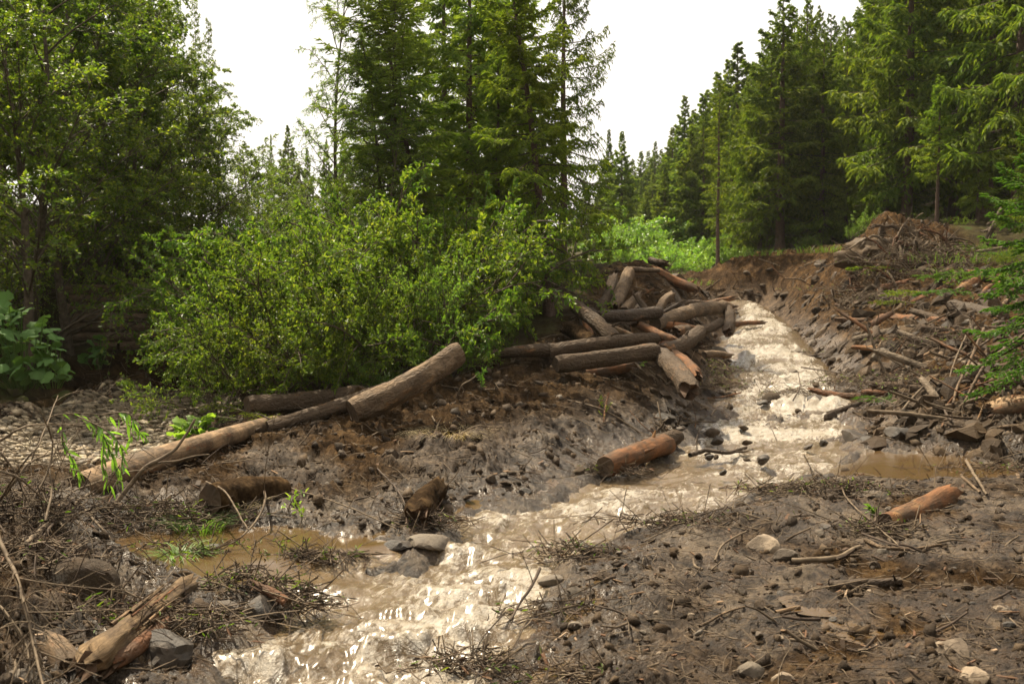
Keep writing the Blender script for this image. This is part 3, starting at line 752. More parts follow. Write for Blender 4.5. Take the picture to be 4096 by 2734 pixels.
def spruce_proto(seed, H, Rm, nb, nlat, nsh, sL, sW, blades=3, clear=.12, hang=.5, power=.9, needle='needle', trunk_r=None, dead=0, twig_sides=3, lean=(0, 0), one_side=None, tip=.25, crown_low=0.0, trunk='trunk'):
    rng = np.random.default_rng(seed)
    tr = trunk_r or H * .0125
    t = (np.arange(nb) + rng.uniform(0, 1, nb)) / nb
    t = t ** .92
    z0 = H * (clear + (1 - clear) * t * .985)
    rel = (z0 / H)
    prof = (1 - np.clip((rel - clear) / (1 - clear), 0, 1)) ** power * (1 - .35 * np.clip((.12 - (rel - clear)) / .12, 0, 1) * (1 - crown_low))
    L = Rm * prof * rng.uniform(.5, 1.22, nb) + .12
    az = np.arange(nb) * 2.39996 + rng.normal(0, .35, nb)
    if one_side is not None:
        L = L * (.55 + .55 * (.5 + .5 * np.cos(az - one_side)))
    elev = np.interp(rel, [0, .35, .7, 1], [-.32, -.05, .3, .85]) + rng.normal(0, .09, nb)
    droop = np.interp(rel, [0, .4, 1], [.38, .34, .08])
    B = spruce_branches(rng, z0, az, L, elev, droop, tip)
    lx, ly = lean
    def ln(Pt):
        q = Pt.copy(); f = (q[..., 2] / H); q[..., 0] += lx * f ** 1.3; q[..., 1] += ly * f ** 1.3; return q
    B = ln(B)
    Lt = laterals(B, nlat, rng, hang=hang)
    p, d = path_samples(Lt, nsh, .05, 1.0, rng)
    n = len(p)
    sd = nrm(np.cross(d, np.array([0, 0, 1.]))) * np.resize([1., -1., 0.], n)[:, None]
    dd = nrm(d * rng.uniform(.45, 1, (n, 1)) + sd * .85 + np.array([0, 0, -.28]) * hang * 1.6 + rng.normal(0, .15, (n, 3)))
    thin = np.clip(L / Rm * 1.9, .25, 1)[np.arange(n) // (nlat * nsh)]
    Ls = sL * rng.uniform(.6, 1.3, n) * thin; Ws = sW * rng.uniform(.7, 1.25, n)
    kp = rng.uniform(size=n) < np.clip(thin * 1.35, .28, 1)
    nv, nf = shoots(p[kp], dd[kp], Ls[kp], Ws[kp], rng, blades)
    # shoots along the branch ends and the leader
    p2, d2 = path_samples(B, 8, .35, 1.0, rng)
    nv2, nf2 = shoots(p2, d2 + rng.normal(0, .35, d2.shape), sL * rng.uniform(.6, 1.2, len(p2)) * np.repeat(np.clip(L / Rm * 1.9, .25, 1), 8), sW * np.ones(len(p2)), rng, blades)
    crown = mesh_np('spruce_crown', [(nv, nf, 0), (nv2, nf2, 0)], M[needle], smooth=False)
    K = 24
    zz = np.linspace(-.3, H, K)
    tp = np.stack([.015 * H * .1 * np.sin(zz * .9 + seed), .015 * H * .1 * np.cos(zz * .7 + seed), zz], -1)
    tp2 = ln(np.where(zz[:, None] < 0, tp * [1, 1, 1], tp)) if lean != (0, 0) else tp
    if lean != (0, 0):
        tp2 = tp.copy(); f = np.clip(zz / H, 0, 1); tp2[:, 0] += lx * f ** 1.3; tp2[:, 1] += ly * f ** 1.3
    rr = np.maximum(tr * (1 - np.clip(zz / H, 0, 1)) ** .8, .008); rr[:2] *= 1.35
    tv, tf = tubes(tp2[None], rr[None], 10)
    trunk_me = mesh_np('spruce_trunk', [(tv, tf, 0)], M[trunk])
    br = np.linspace(1, .2, B.shape[1])[None] * (.006 + .011 * L[:, None])
    chunks = [(*tubes(B, br, 4), 0)]
    if twig_sides:
        chunks.append((*tubes(Lt, np.repeat(np.linspace(.0055, .0025, Lt.shape[1])[None], len(Lt), 0), twig_sides), 0))
    if dead:
        zd = rng.uniform(.04, clear + .12, dead) * H
        azd = rng.uniform(0, 6.28, dead); Ld = Rm * rng.uniform(.25, .75, dead)
        D = ln(spruce_branches(rng, zd, azd, Ld, rng.normal(-.2, .15, dead), np.full(dead, .2), .1))
        chunks.append((*tubes(D, np.linspace(1, .25, 7)[None] * (.005 + .006 * Ld[:, None]), 4), 0))
        D2 = laterals(D, 7, rng, lf=.4, hang=.4)
        chunks.append((*tubes(D2, np.repeat(np.linspace(.004, .0018, 4)[None], len(D2), 0), 3), 0))
    branch_me = mesh_np('spruce_branches', chunks, M['stem'] if not dead else M['twig_dark'])
    return {'trunk': trunk_me, 'branches': branch_me, 'crown': crown, 'H': H}
def leafy_proto(seed, H, Rm, nstem, n1, n2, nleaf, lL, lW, leaf='leaf', tilt=(.15, 1.0), single=False, detailed=True, up=.25, droop=.15, stem_r=.022, sky_bias=.8, l1=.55, l2=.5, t1=.25, twigs=True):
    rng = np.random.default_rng(seed)
    if single:
        K = 9; s = np.linspace(0, 1, K)
        S = np.stack([.12 * H * .3 * np.sin(s * 3 + seed), .12 * H * .3 * np.sin(s * 2.2 + 1), s * H * .93], -1)[None]
        C1 = children(S, nstem, .18, 1.0, .95, Rm / H * 1.15, .4, rng, K=7, up=.35, droop=.1)
        stems = np.concatenate([C1]); base = S
    else:
        az = np.arange(nstem) * 2.39996 + rng.normal(0, .3, nstem)
        tl = tilt[0] + (tilt[1] - tilt[0]) * np.sqrt(rng.uniform(0, 1, nstem))
        Ls = H * rng.uniform(.75, 1.1, nstem) * (np.cos(tl) * .4 + .6)
        K = 8; s = np.linspace(0, 1, K)[None, :, None]
        hor = np.stack([np.cos(az), np.sin(az), np.zeros(nstem)], -1)
        sr = (Rm / H) * 1.15
        d0 = nrm(hor * (np.sin(tl) * sr)[:, None] + np.array([0, 0, 1.]) * np.cos(tl)[:, None])
        st = hor * rng.uniform(0, .25, (nstem, 1))
        stems = st[:, None] + d0[:, None] * Ls[:, None, None] * s + (hor * .25 * np.sin(tl)[:, None] - np.array([0, 0, .12]) * np.sin(tl)[:, None])[:, None] * Ls[:, None, None] * s ** 2
        stems = stems + rng.normal(0, .03, (nstem, 1, 3)) * np.sin(s * 6) * Ls[:, None, None]
        base = stems
    A = children(stems, n1, t1, 1.0, .75, l1, .25, rng, K=5, up=up, droop=droop)
    B = children(A, n2, .15, 1.0, .8, l2, .12, rng, K=4, up=up * .6, droop=droop)
    p1, d1 = path_samples(B, nleaf, .1, 1.02, rng)
    p2, d2 = path_samples(A, max(4, nleaf // 2), .55, 1.02, rng)
    p = np.concatenate([p1, p2]); d = np.concatenate([d1, d2]); n = len(p)
    r = rng.normal(size=(n, 3)); per = nrm(r - (r * d).sum(-1, keepdims=True) * d)
    ld = nrm(d * rng.uniform(.3, .9, (n, 1)) + per * .8 + np.array([0, 0, -.12]))
    nn = nrm(rng.normal(0, .55, (n, 3)) + np.array([0, 0, sky_bias]))
    lv, lf = leaf_quads(p, ld, nn, lL * rng.uniform(.55, 1.25, n), lW * rng.uniform(.6, 1.25, n), .22, detailed)
    leaves = mesh_np('leaves', [(lv, lf, 0)], M[leaf], smooth=False)
    ch = [(*tubes(stems, np.linspace(1, .25, stems.shape[1])[None] * stem_r * np.ones((len(stems), 1)) * (.5 if single else 1), 5), 0),
          (*tubes(A, np.repeat(np.linspace(.0085, .0035, 5)[None], len(A), 0), 4), 0)]
    if twigs: ch.append((*tubes(B, np.repeat(np.linspace(.0038, .0015, 4)[None], len(B), 0), 3), 0))
    if single:
        ch_t = [(*tubes(base, np.linspace(stem_r * 2.2, stem_r * .3, base.shape[1])[None], 8), 0)]
        return {'trunk': mesh_np('trunk', ch_t, M['stem']), 'branches': mesh_np('branches', ch, M['stem']), 'crown': leaves, 'H': H}
    return {'branches': mesh_np('branches', ch, M['stem']), 'crown': leaves, 'H': H}
def plant_tree(name, pr, x, y, H, rot, wid=1.0, z=None, **kw):
    e = bpy.data.objects.new(name, None); col.objects.link(e)
    e.location = (x, y, (gz(x, y) if z is None else z) - .03)
    s = H / pr['H']
    e.scale = (s * wid, s * wid, s); e.rotation_euler = (0, 0, rot)
    for k in ('trunk', 'branches', 'crown'):
        if k in pr: ob({'crown': 'leaves' if name.endswith(('bush', 'shrub')) else 'crown'}.get(k, k), pr[k], parent=e)
    return tag(e, **kw)
SP = {}
SP['front'] = spruce_proto(3, 10.5, 2.35, 96, 27, 9, .15, .021, 3, clear=.13, hang=.5, lean=(-1.25, .2), power=.62, trunk_r=.135, dead=34, needle='needle_front_lit')
SP['back'] = spruce_proto(5, 12.0, 2.3, 80, 22, 8, .16, .02, 2, clear=.16, hang=1.25, power=.55, trunk_r=.16, one_side=0.1, tip=.42)
SP['mid'] = [spruce_proto(21 + i, 14.0, 3.0, 88, 22, 9, .27, .034, 2, clear=.09 + .05 * i, hang=.7 + .2 * i, power=.95, dead=24, twig_sides=0) for i in range(3)]
SP['pale'] = spruce_proto(27, 14.0, 3.0, 96, 22, 9, .25, .03, 2, clear=.08, hang=.6, power=.85, dead=20, twig_sides=0, needle='needle_pale')  # spruce in the pale needle colour, brightened against the backlight
SP['bare'] = spruce_proto(31, 9.0, 1.05, 62, 13, 6, .2, .026, 2, clear=.34, hang=.6, power=.75, dead=26, twig_sides=0, trunk_r=.10)
SP['thin'] = spruce_proto(33, 14.0, .9, 70, 9, 4, .2, .024, 2, clear=.25, hang=.7, power=.5, twig_sides=0, trunk_r=.10)
SP['far'] = [spruce_proto(41 + i, 14.0, 2.8, 110, 12, 6, .42, .075, 2, clear=.04, hang=.6, power=1.05, twig_sides=0) for i in range(2)]
SP['young'] = spruce_proto(51, 3.9, 1.25, 62, 20, 9, .085, .013, 3, clear=.14, hang=.12, needle='needle_bright', power=.75, trunk_r=.05, tip=.2, crown_low=1)
SP['larch'] = spruce_proto(61, 12.0, 2.5, 108, 18, 8, .2, .02, 2, clear=.12, hang=.35, needle='needle_pale', power=.55, trunk_r=.10, lean=(-1.6, .3), crown_low=1)
BU = [leafy_proto(71 + i, 2.6, 2.0, 11, 8, 6, 15, .064, .032, 'leaf', (.2, 1.15), l1=.5, l2=.42) for i in range(2)]
BU.append(leafy_proto(75, 2.4, 1.7, 10, 8, 6, 15, .062, .04, 'leaf_dark', (.2, 1.05), l1=.5, l2=.42))
BRIGHT = leafy_proto(77, 2.2, 1.2, 9, 8, 6, 12, .06, .024, 'leaf_bright', (.1, .7))
TREE = [leafy_proto(81 + i, 7.5, 3.0, 26, 9, 7, 13, .085, .046, 'leaf_dark', single=True, detailed=False, stem_r=.045, l1=.5, l2=.42, droop=.3) for i in range(2)]
OVER = leafy_proto(85, 4.2, 3.2, 15, 9, 7, 13, .075, .042, 'leaf_dark', (.3, 1.35), detailed=False, stem_r=.03, droop=.4)
AIRY = leafy_proto(91, 9.0, 2.1, 34, 8, 7, 10, .075, .022, 'leaf', single=True, detailed=False, stem_r=.035, l1=.5, l2=.45, up=.1, droop=.45)
FARB = leafy_proto(95, 3.0, 2.0, 12, 8, 6, 12, .13, .075, 'leaf_bright', (.15, 1.1), detailed=False, twigs=False)

def top_h(px, py_top, d, zb):
    return P(px, py_top, d)[2] - zb
def tree_px(name, pr, px, d, top, rot, wid=1.0, **kw):
    x = (px - 512) / F * d
    x = P(px, 300, d)[0]
    zb = gz(x, d)
    return plant_tree(name, pr, x, d, top_h(px, top, d, zb), rot, wid, **kw)

# ---- the island between the two streams
tree_px('spruce_tree', SP['front'], 549, 20, -75, 0.0, 1.0, label='large green spruce with a brown leaning trunk beside the log pile', cat='tree')
tree_px('spruce_tree', SP['back'], 563, 25.5, -70, 0.0, 1.0, label='dark spruce with drooping branches against the white sky behind the leaning spruce', cat='tree')
tree_px('spruce_tree', SP['pale'], 470, 22.5, -110, 1.2, 1.05, label='tall dense spruce behind the willow bushes left of the leaning spruce', cat='tree')
tree_px('larch_tree', SP['larch'], 432, 20.3, -60, 0.3, 1.2, label='pale green larch with a thin slanting trunk behind the willow bushes', cat='tree')
tree_px('larch_tree', SP['larch'], 392, 24, -60, 2.2, 1.1, label='pale larch half hidden behind the airy willow tree', cat='tree')
tree_px('spruce_tree', SP['far'][0], 500, 27, -60, 2.0, 1.0, label='dark spruce between the tall dense spruce and the leaning spruce', cat='tree')
tree_px('willow_tree', AIRY, 352, 21.5, -40, .7, .95, label='airy willow tree with thin leaves against the white sky', cat='tree')
tree_px('willow_tree', AIRY, 388, 23, 25, 2.7, .9, label='shorter willow tree tucked in front of the dark spruce', cat='tree')
bushes = [
 (0, 262, 14.5, 262, .4, 1.0, 'willow bush spreading low over the edge of the gravel bar'),
 (1, 320, 15.2, 190, 1.9, .85, 'tall willow bush above the horizontal log'),
 (0, 392, 15.4, 150, 3.6, .8, 'tallest willow bush with bright shoots in front of the larch'),
 (2, 350, 14.6, 255, 5.1, .9, 'dense green bush right behind the grass tuft'),
 (1, 430, 15.9, 232, 4.2, .8, 'rounded dark green bush behind the raised log end'),
 (2, 446, 16.6, 205, 2.6, .7, 'tall bush with pale leaves left of the spruce trunk'),
 (2, 488, 16.8, 305, 0.9, .8, 'low bush of glossy leaves at the foot of the spruce'),
 (1, 415, 14.9, 290, 2.0, .9, 'low leafy bush above the muddy bank'),
 (1, 300, 19.0, 190, 2.9, 1.0, 'willow bush behind the tall willow bush'),
 (2, 300, 17.5, 232, 1.3, .9, 'dark bush in the shade behind the spreading willow'),
 (0, 340, 18.5, 150, 0.2, .9, 'yellowish willow bush under the airy willow tree'),
]
for k, px, d, top, rot, wid, lab in bushes:
    tree_px('willow_bush', BU[k], px, d, top, rot, wid, label=lab, cat='bush', group='bushes on the island')
tree_px('young_shrub', BRIGHT, 418, 15.0, 248, 1.0, .8, label='clump of bright yellow green shoots in the middle of the bushes', cat='bush', group='bushes on the island')
tree_px('young_shrub', BRIGHT, 362, 14.2, 348, 2.4, .9, label='small bright shrub beside the grass tuft', cat='bush', group='bushes on the island')

for k, px, d, top, rot, wid, lab in [(1, 345, 18.2, 120, .4, .8, 'tall loose willow bush below the airy willow tree'), (0, 410, 17.8, 128, 2.2, .8, 'tall loose willow bush in front of the two larches'),
 (2, 450, 18.6, 150, 3.9, .8, 'tall shaded bush against the tall dense spruce'), (0, 315, 17.0, 175, 5.2, .85, 'loose willow bush at the left edge of the grove')]:
    tree_px('willow_bush', BU[k], px, d, top, rot, wid, label=lab, cat='bush', group='bushes on the island')
# ---- the left bank
left = [
 (TREE[0], 35, 19.5, -60, .2, 1.1, 'leafy_tree', 'dense alder at the far left edge of the photo'),
 (TREE[1], 105, 21.5, -25, 1.4, 1.05, 'leafy_tree', 'tall alder standing above the dark timber wall'),
 (TREE[0], 165, 23.5, 25, 2.6, 1.0, 'leafy_tree', 'alder right of the tall alder above the timber wall'),
 (TREE[1], 222, 25.5, 108, 4.0, 1.15, 'leafy_tree', 'lowest alder at the edge of the sky on the left'),
 (TREE[0], 245, 29, 148, 5.0, 1.2, 'leafy_tree', 'yellow green alder behind the lowest alder'),
 (TREE[1], 70, 25.5, -80, 5.0, 1.0, 'leafy_tree', 'alder hidden behind the two tall alders'),
 (TREE[0], 140, 29, -30, 3.0, 1.0, 'leafy_tree', 'alder in the second row of the left bank'),
 (OVER, 55, 22.5, 150, .5, 1.0, 'alder_bush', 'alder bush hanging over the bank by the butterbur'),
 (OVER, 125, 23.6, 140, 1.8, 1.0, 'alder_bush', 'dark alder bush overhanging the timber wall'),
 (OVER, 195, 23.6, 160, 3.0, 1.0, 'alder_bush', 'alder bush over the right end of the timber wall'),
 (OVER, 262, 23.4, 190, 4.4, .95, 'alder_bush', 'alder bush filling the gap behind the willow bush'),
 (OVER, 5, 20.5, 185, 2.0, .9, 'alder_bush', 'alder bush at the left edge above the butterbur leaves'),
 (OVER, 290, 26.0, 165, 1.0, .9, 'alder_bush', 'lighter alder bush between the alders and the airy willow'),
 (OVER, 320, 30.0, 168, 2.0, .9, 'alder_bush', 'alder bush below the distant spruces'),
]
for pr, px, d, top, rot, wid, nm, lab in left:
    tree_px(nm, pr, px, d, top, rot, wid, label=lab, cat='bush' if 'bush' in nm else 'tree', group='alders on the left bank')
for px, d, top, rot, w, k, lab in [
 (150, 31, -60, .3, .95, 0, 'dark spruce reaching out of frame above the alders'), (60, 30, -190, 1.9, 1, 1, 'tall spruce behind the alder at the left edge'),
 (5, 27, -230, 2.9, 1, 2, 'spruce at the top left corner'), (105, 32, -150, .9, 1, 0, 'spruce between the two tall spruces on the left')]:
    tree_px('spruce_tree', SP['mid'][k], px, d, top, rot, w, label=lab, cat='tree', group='spruces on the left bank')
for px, d, top, rot, w, lab in [
 (200, 33, 2, .5, .85, 'sparse thin spruce with a bare tip against the sky on the left'), (213, 34, 18, 2.0, .8, 'smaller thin spruce right of the sparse thin spruce'), (182, 32.5, -12, 3.1, .8, 'thin spruce left of the sparse thin spruce')]:
    tree_px('spruce_tree', SP['thin'], px, d, top, rot, w, label=lab, cat='tree', group='spruces on the left bank')
# unseen alders added left of the frame to shade the hollow
for i, (x, y, H) in enumerate([(-10.5, 12.5, 7.5), (-9.5, 8.5, 7), (-15, 11, 9)]):
    plant_tree('leafy_tree', TREE[i % 2], x, y, H, i * 1.7, 1.05, label='unseen alder added beyond the left edge for shade', cat='tree', group='added shade alders beyond the left edge')

# ---- the gap on the left and the far valley
for px, d, top, rot, w, lab in [
 (290, 78, 124, .1, 1.15, 'broad distant spruce in the gap on the left'), (273, 82, 133, 1.4, .5, 'narrow distant spruce left of the broad one in the gap'),
 (309, 84, 146, 2.2, .9, 'distant spruce right of the broad one in the gap'), (328, 74, 138, 3.3, .8, 'distant spruce beside the airy willow'),
 (300, 70, 162, 4.2, 1.0, 'low distant spruce in front of the broad one in the gap'), (345, 80, 130, 5.2, .9, 'distant spruce behind the airy willow')]:
    tree_px('spruce_tree', SP['far'][int(rot * 10) % 2], px, d, top, rot, w, label=lab, cat='tree', group='distant spruces in the gap')
far_named = [
 (621, 62, 130, .5, .8, 'solitary pointed spruce behind the dark drooping spruce'), (608, 66, 128, 1.2, .55, 'thin spruce left of the solitary pointed spruce'),
 (640, 105, 150, 2.1, .9, 'distant spruce at the bottom of the skyline notch'), (654, 100, 140, 2.9, .7, 'narrow spruce one step up from the skyline notch'),
 (671, 78, 126, 3.7, .95, 'pale spruce halfway up the right skyline'), (683, 70, 94, 4.5, .8, 'pointed spruce on the right skyline above the bright bushes'),
 (701, 60, 92, 5.3, .95, 'bushy spruce left of the thin bare spruce'), (690, 52, 128, 1.0, .9, 'shorter spruce in front of the right skyline'),
 (664, 58, 165, 2.0, .9, 'low spruce above the bright bushes'), (735, 58, 40, 2.6, 1.0, 'tall spruce between the thin bare spruce and the big spruce')]
for px, d, top, rot, w, lab in far_named:
    tree_px('spruce_tree', SP['far'][int(rot * 10) % 2], px, d, top, rot, w * 1.6, label=lab, cat='tree', group='spruces along the right skyline')
rng = np.random.default_rng(5)
for i, (px, d, top) in enumerate([(632, 130, 158), (647, 140, 150), (660, 120, 148), (626, 118, 160), (653, 150, 152), (668, 108, 138), (677, 95, 124), (613, 110, 165), (640, 88, 178), (652, 82, 172), (628, 90, 182), (600, 100, 170), (585, 95, 175), (676, 84, 150), (660, 72, 180), (645, 70, 190), (692, 88, 108), (705, 80, 88), (715, 75, 70), (725, 70, 58)]):
    tree_px('spruce_tree', SP['far'][i % 2], px, d, top, i * 1.3, rng.uniform(1.2, 1.6), label='one of the hazy spruces crowding the far end of the valley', cat='tree', group='far spruces in the valley')
for px, d, top, rot, w, lab in [
 (668, 41, 233, .3, 1.0, 'bright sunlit bush at the far end of the stream'), (692, 43, 240, 1.5, 1.0, 'bright bush just left of the thin bare spruce'), (712, 47, 228, 2.8, 1.0, 'bright bush behind the thin bare spruce'),
 (735, 46, 236, 3.9, .9, 'bright bush between the thin and the big spruce'), (640, 52, 205, 4.8, 1.1, 'yellow green bush behind the earth heap'), (622, 45, 212, 5.6, .9, 'bright bush seen past the drooping spruce branches'), (690, 56, 205, .9, 1.2, 'pale bush below the shorter skyline spruce'), (655, 60, 212, 2.2, 1.1, 'pale bush in the valley bottom')]:
    tree_px('sunlit_bush', FARB, px, d, top, rot, w, label=lab, cat='bush', group='sunlit bushes at the end of the stream')

# ---- the forest on the right
tree_px('spruce_tree', SP['thin'], 717, 38, 78, .3, 1.6, label='thin spruce with a bare reddish trunk at the end of the mud bank', cat='tree')
tree_px('spruce_tree', SP['mid'][1], 779, 39.5, -12, .8, 1.55, label='big spruce with drooping boughs standing free on the mud bank', cat='tree')
tree_px('spruce_tree', SP['bare'], 935, 31, 74, 1.2, 1.25, label='young spruce with a bare grey trunk behind the root heap', cat='tree')
rt = [
 (768, 41.5, 25, 0, 'spruce leaning against the left side of the big spruce'), (803, 43.5, -4, 1, 'tall spruce showing right of the tip of the big spruce'), (748, 47, 72, 2, 'spruce filling the edge of the sky left of the big spruce'), (790, 46, 8, 2, 'spruce directly behind the tip of the big spruce'),
 (763, 43, 70, 1, 'slim spruce with twin look just left of the big spruce'), (797, 42, 22, 2, 'spruce close behind the big spruce on its right'), (826, 47, 12, 0, 'spruce below the notch in the right skyline'),
 (843, 44, 20, 1, 'pointed spruce in the notch of the right skyline'), (868, 42, -30, 2, 'dark spruce left of the tallest right hand spruces'), (905, 35, -150, 1, 'towering spruce behind the young bare trunk'),
 (952, 38, -160, 0, 'dark spruce right of the towering spruce'), (985, 34, -200, 2, 'dark spruce behind the leaning dead trunk'), (1015, 31, -260, 1, 'spruce filling the top right corner'),
 (888, 50, -90, 0, 'spruce seen in the gap left of the towering spruce'), (925, 48, -150, 2, 'spruce in the second row behind the towering spruce')]
for i, (px, d, top, k, lab) in enumerate(rt):
    tree_px('spruce_tree', SP['mid'][k], px, d, top, i * 1.1 + .4, 1.2, label=lab, cat='tree', group='spruces on the right slope')
for i, (px, d, top) in enumerate([(750, 52, 60), (775, 58, 20), (805, 56, 10), (838, 58, 15), (860, 55, -20), (900, 60, -80), (945, 58, -120), (985, 52, -160), (1030, 46, -200), (1050, 36, -250), (1080, 30, -300), (1110, 40, -250), (960, 66, -120), (1010, 62, -160),
                                  (815, 66, 5), (760, 68, 40), (870, 70, -40), (920, 74, -80), (1060, 56, -220), (845, 38.5, 130), (885, 36, 60), (860, 48, 40), (965, 44, 40), (1000, 40, 20), (820, 41, 120), (975, 30.5, 90), (905, 44, 40), (1035, 27, 40), (1070, 25, -20)]):
    tree_px('spruce_tree', SP['mid'][i % 3], px, d, top, i * 1.9, 1.0, label='one of the dark spruces packed in the right forest', cat='tree', group='spruces packed in the right forest')
tree_px('spruce_tree', SP['young'], 1046, 13, 85, .4, .85, label='bright young spruce reaching in at the right edge', cat='tree')
tree_px('spruce_tree', SP['young'], 1068, 13.6, 200, 2.4, .8, label='lower bright young spruce at the right edge beside the big logs', cat='tree')
for i, (px, d, top) in enumerate([(850, 35, 222), (812, 36.5, 228), (870, 33, 205), (960, 29.5, 212), (990, 28, 230), (1012, 25, 235), (975, 26, 252), (905, 34, 205), (890, 38, 200), (925, 33, 200), (945, 31, 215), (962, 27.6, 236), (985, 27, 240), (1005, 26, 246), (950, 28.6, 234), (972, 28.8, 228)]):
    tree_px('forest_shrub', BU[2] if i % 2 else BRIGHT, px, d, top, i * 1.3, .8, label='shrub at the dark foot of the right forest', cat='bush', group='shrubs under the right forest')
# ---- fuller walls of foliage
for pr, px, d, top, rot, wid, nm, lab in [
 (TREE[0], 135, 21.8, 30, .9, 1.2, 'leafy_tree', 'broad alder in front of the tall alder on the left bank'),
 (TREE[1], 75, 20.4, 20, 3.4, 1.2, 'leafy_tree', 'leafy alder between the left edge and the tall alder'),
 (TREE[1], 10, 18.3, 0, 5.2, 1.2, 'leafy_tree', 'alder cut by the left edge of the photo'),
 (TREE[0], 195, 24.2, 75, 4.4, 1.3, 'leafy_tree', 'broad alder sloping down to the sky gap on the left'),
 (TREE[1], 260, 31, 165, 1.2, 1.4, 'leafy_tree', 'small alder low in the sky gap'),
 (OVER, 90, 23.2, 195, 3.3, 1.1, 'alder_bush', 'alder bush trailing in front of the timber wall top'),
 (OVER, 160, 23.4, 205, .7, 1.1, 'alder_bush', 'dark alder bush just above the timber wall'),
 (OVER, 225, 23.3, 200, 5.4, 1.0, 'alder_bush', 'dark alder bush behind the tip of the willow bush'),
 (OVER, 25, 21.5, 215, 1.2, 1.0, 'alder_bush', 'shaded alder bush over the butterbur bank'),
 (OVER, 180, 23.0, 120, 2.2, 1.1, 'alder_bush', 'sunlit alder bush halfway up the left bank'),
 (OVER, 240, 24.0, 150, 4.0, 1.1, 'alder_bush', 'sunlit alder bush at the right end of the left bank'),
 (OVER, 110, 22.5, 90, 5.0, 1.1, 'alder_bush', 'alder bush halfway up behind the timber wall'),
 (OVER, 40, 20.0, 100, .3, 1.1, 'alder_bush', 'alder bush high on the left edge')]:
    tree_px(nm, pr, px, d, top, rot, wid, label=lab, cat='bush' if 'bush' in nm else 'tree', group='alders on the left bank')
for pr, px, d, top, rot, w, nm, lab in [
 (SP['larch'], 455, 24, -70, 3.5, 1.1, 'larch_tree', 'pale larch behind the tall dense spruce'),
 (SP['pale'], 445, 27, -120, .6, .9, 'spruce_tree', 'spruce at the back of the island grove'),
 (SP['mid'][0], 520, 29, -60, 4.6, .9, 'spruce_tree', 'spruce behind the leaning spruce at the back of the grove'),
 (SP['larch'], 392, 20.5, -10, 2.0, 1.05, 'larch_tree', 'short larch in front of the airy willow tree'),
 (AIRY, 365, 20, 30, 4.0, 1.1, 'willow_tree', 'willow tree merging with the short larch'),
 (AIRY, 405, 19.5, 100, 1.0, 1.4, 'willow_tree', 'leafy willow rising from the middle of the bushes'),
 (SP['pale'], 498, 20.8, 40, 1.5, 1.1, 'spruce_tree', 'shorter spruce pressed against the left side of the leaning spruce')]:
    tree_px(nm, pr, px, d, top, rot, w, label=lab, cat='tree')
for k, px, d, top, rot, wid, lab in [
 (0, 215, 14.2, 300, 2.2, .9, 'willow branches reaching left over the gravel bar'), (2, 300, 14.3, 300, 4.0, .9, 'leafy bush above the fallen spruce boughs'),
 (1, 290, 16.2, 205, 5.0, 1.0, 'willow bush behind the spreading low willow'), (0, 362, 16.4, 165, 1.0, 1.0, 'willow bush left of the tallest willow bush'),
 (2, 452, 15.2, 305, 3.0, .9, 'dark bush behind the raised end of the leaning log'),
 (2, 425, 17.5, 180, 5.5, .9, 'tall dark bush below the larch'), (2, 285, 19.5, 215, 3.7, 1.0, 'shaded bush between timber wall and willow'), (0, 440, 18.5, 205, .8, .8, 'willow bush squeezed between dark bushes and spruce')]:
    tree_px('willow_bush', BU[k], px, d, top, rot, wid, label=lab, cat='bush', group='bushes on the island')
rng = np.random.default_rng(17)
cnt = 0
spots = []
while cnt < 70:
    y = rng.uniform(37, 95); u = rng.uniform(.17, .62); x = u * y
    if poly_sd(FOREST_R, np.array([x]), np.array([y]))[0] > -1.2 or any(math.hypot(x - a, y - b) < 2.3 for a, b in spots): continue
    spots.append((x, y)); cnt += 1
    px = 512 + F * x / y
    lim = np.interp(px, [690, 720, 760, 800, 835, 870, 900], [110, 70, 45, 15, 20, -20, -100])
    H = min(15.5, P(px, lim + rng.uniform(0, 60), y)[2] - gz(x, y))
    if H < 4: continue
    plant_tree('spruce_tree', (SP['mid'] + SP['far'])[cnt % 5], x, y, H, rng.uniform(0, 6.28), rng.uniform(.95, 1.2), label='one of the dark spruces packed in the right forest', cat='tree', group='spruces packed in the right forest')
# unseen spruces added behind the camera to keep the near banks in half shade
for i, (x, y) in enumerate([(-7, -9), (-3.5, -12), (.5, -10), (4, -12.5), (8, -10), (11.5, -6), (-10.5, -4), (13, -1), (-12, 2), (14.5, 4), (-5, -16), (2, -17), (9, -16), (16, 9), (-14, -9)]):
    plant_tree('spruce_tree', SP['mid'][i % 3], x, y, 11 + (i * 7 % 5), i * 1.1, 1.15, label='unseen spruce added behind the viewpoint to block sky light', cat='tree', group='added shade spruces behind the viewpoint')

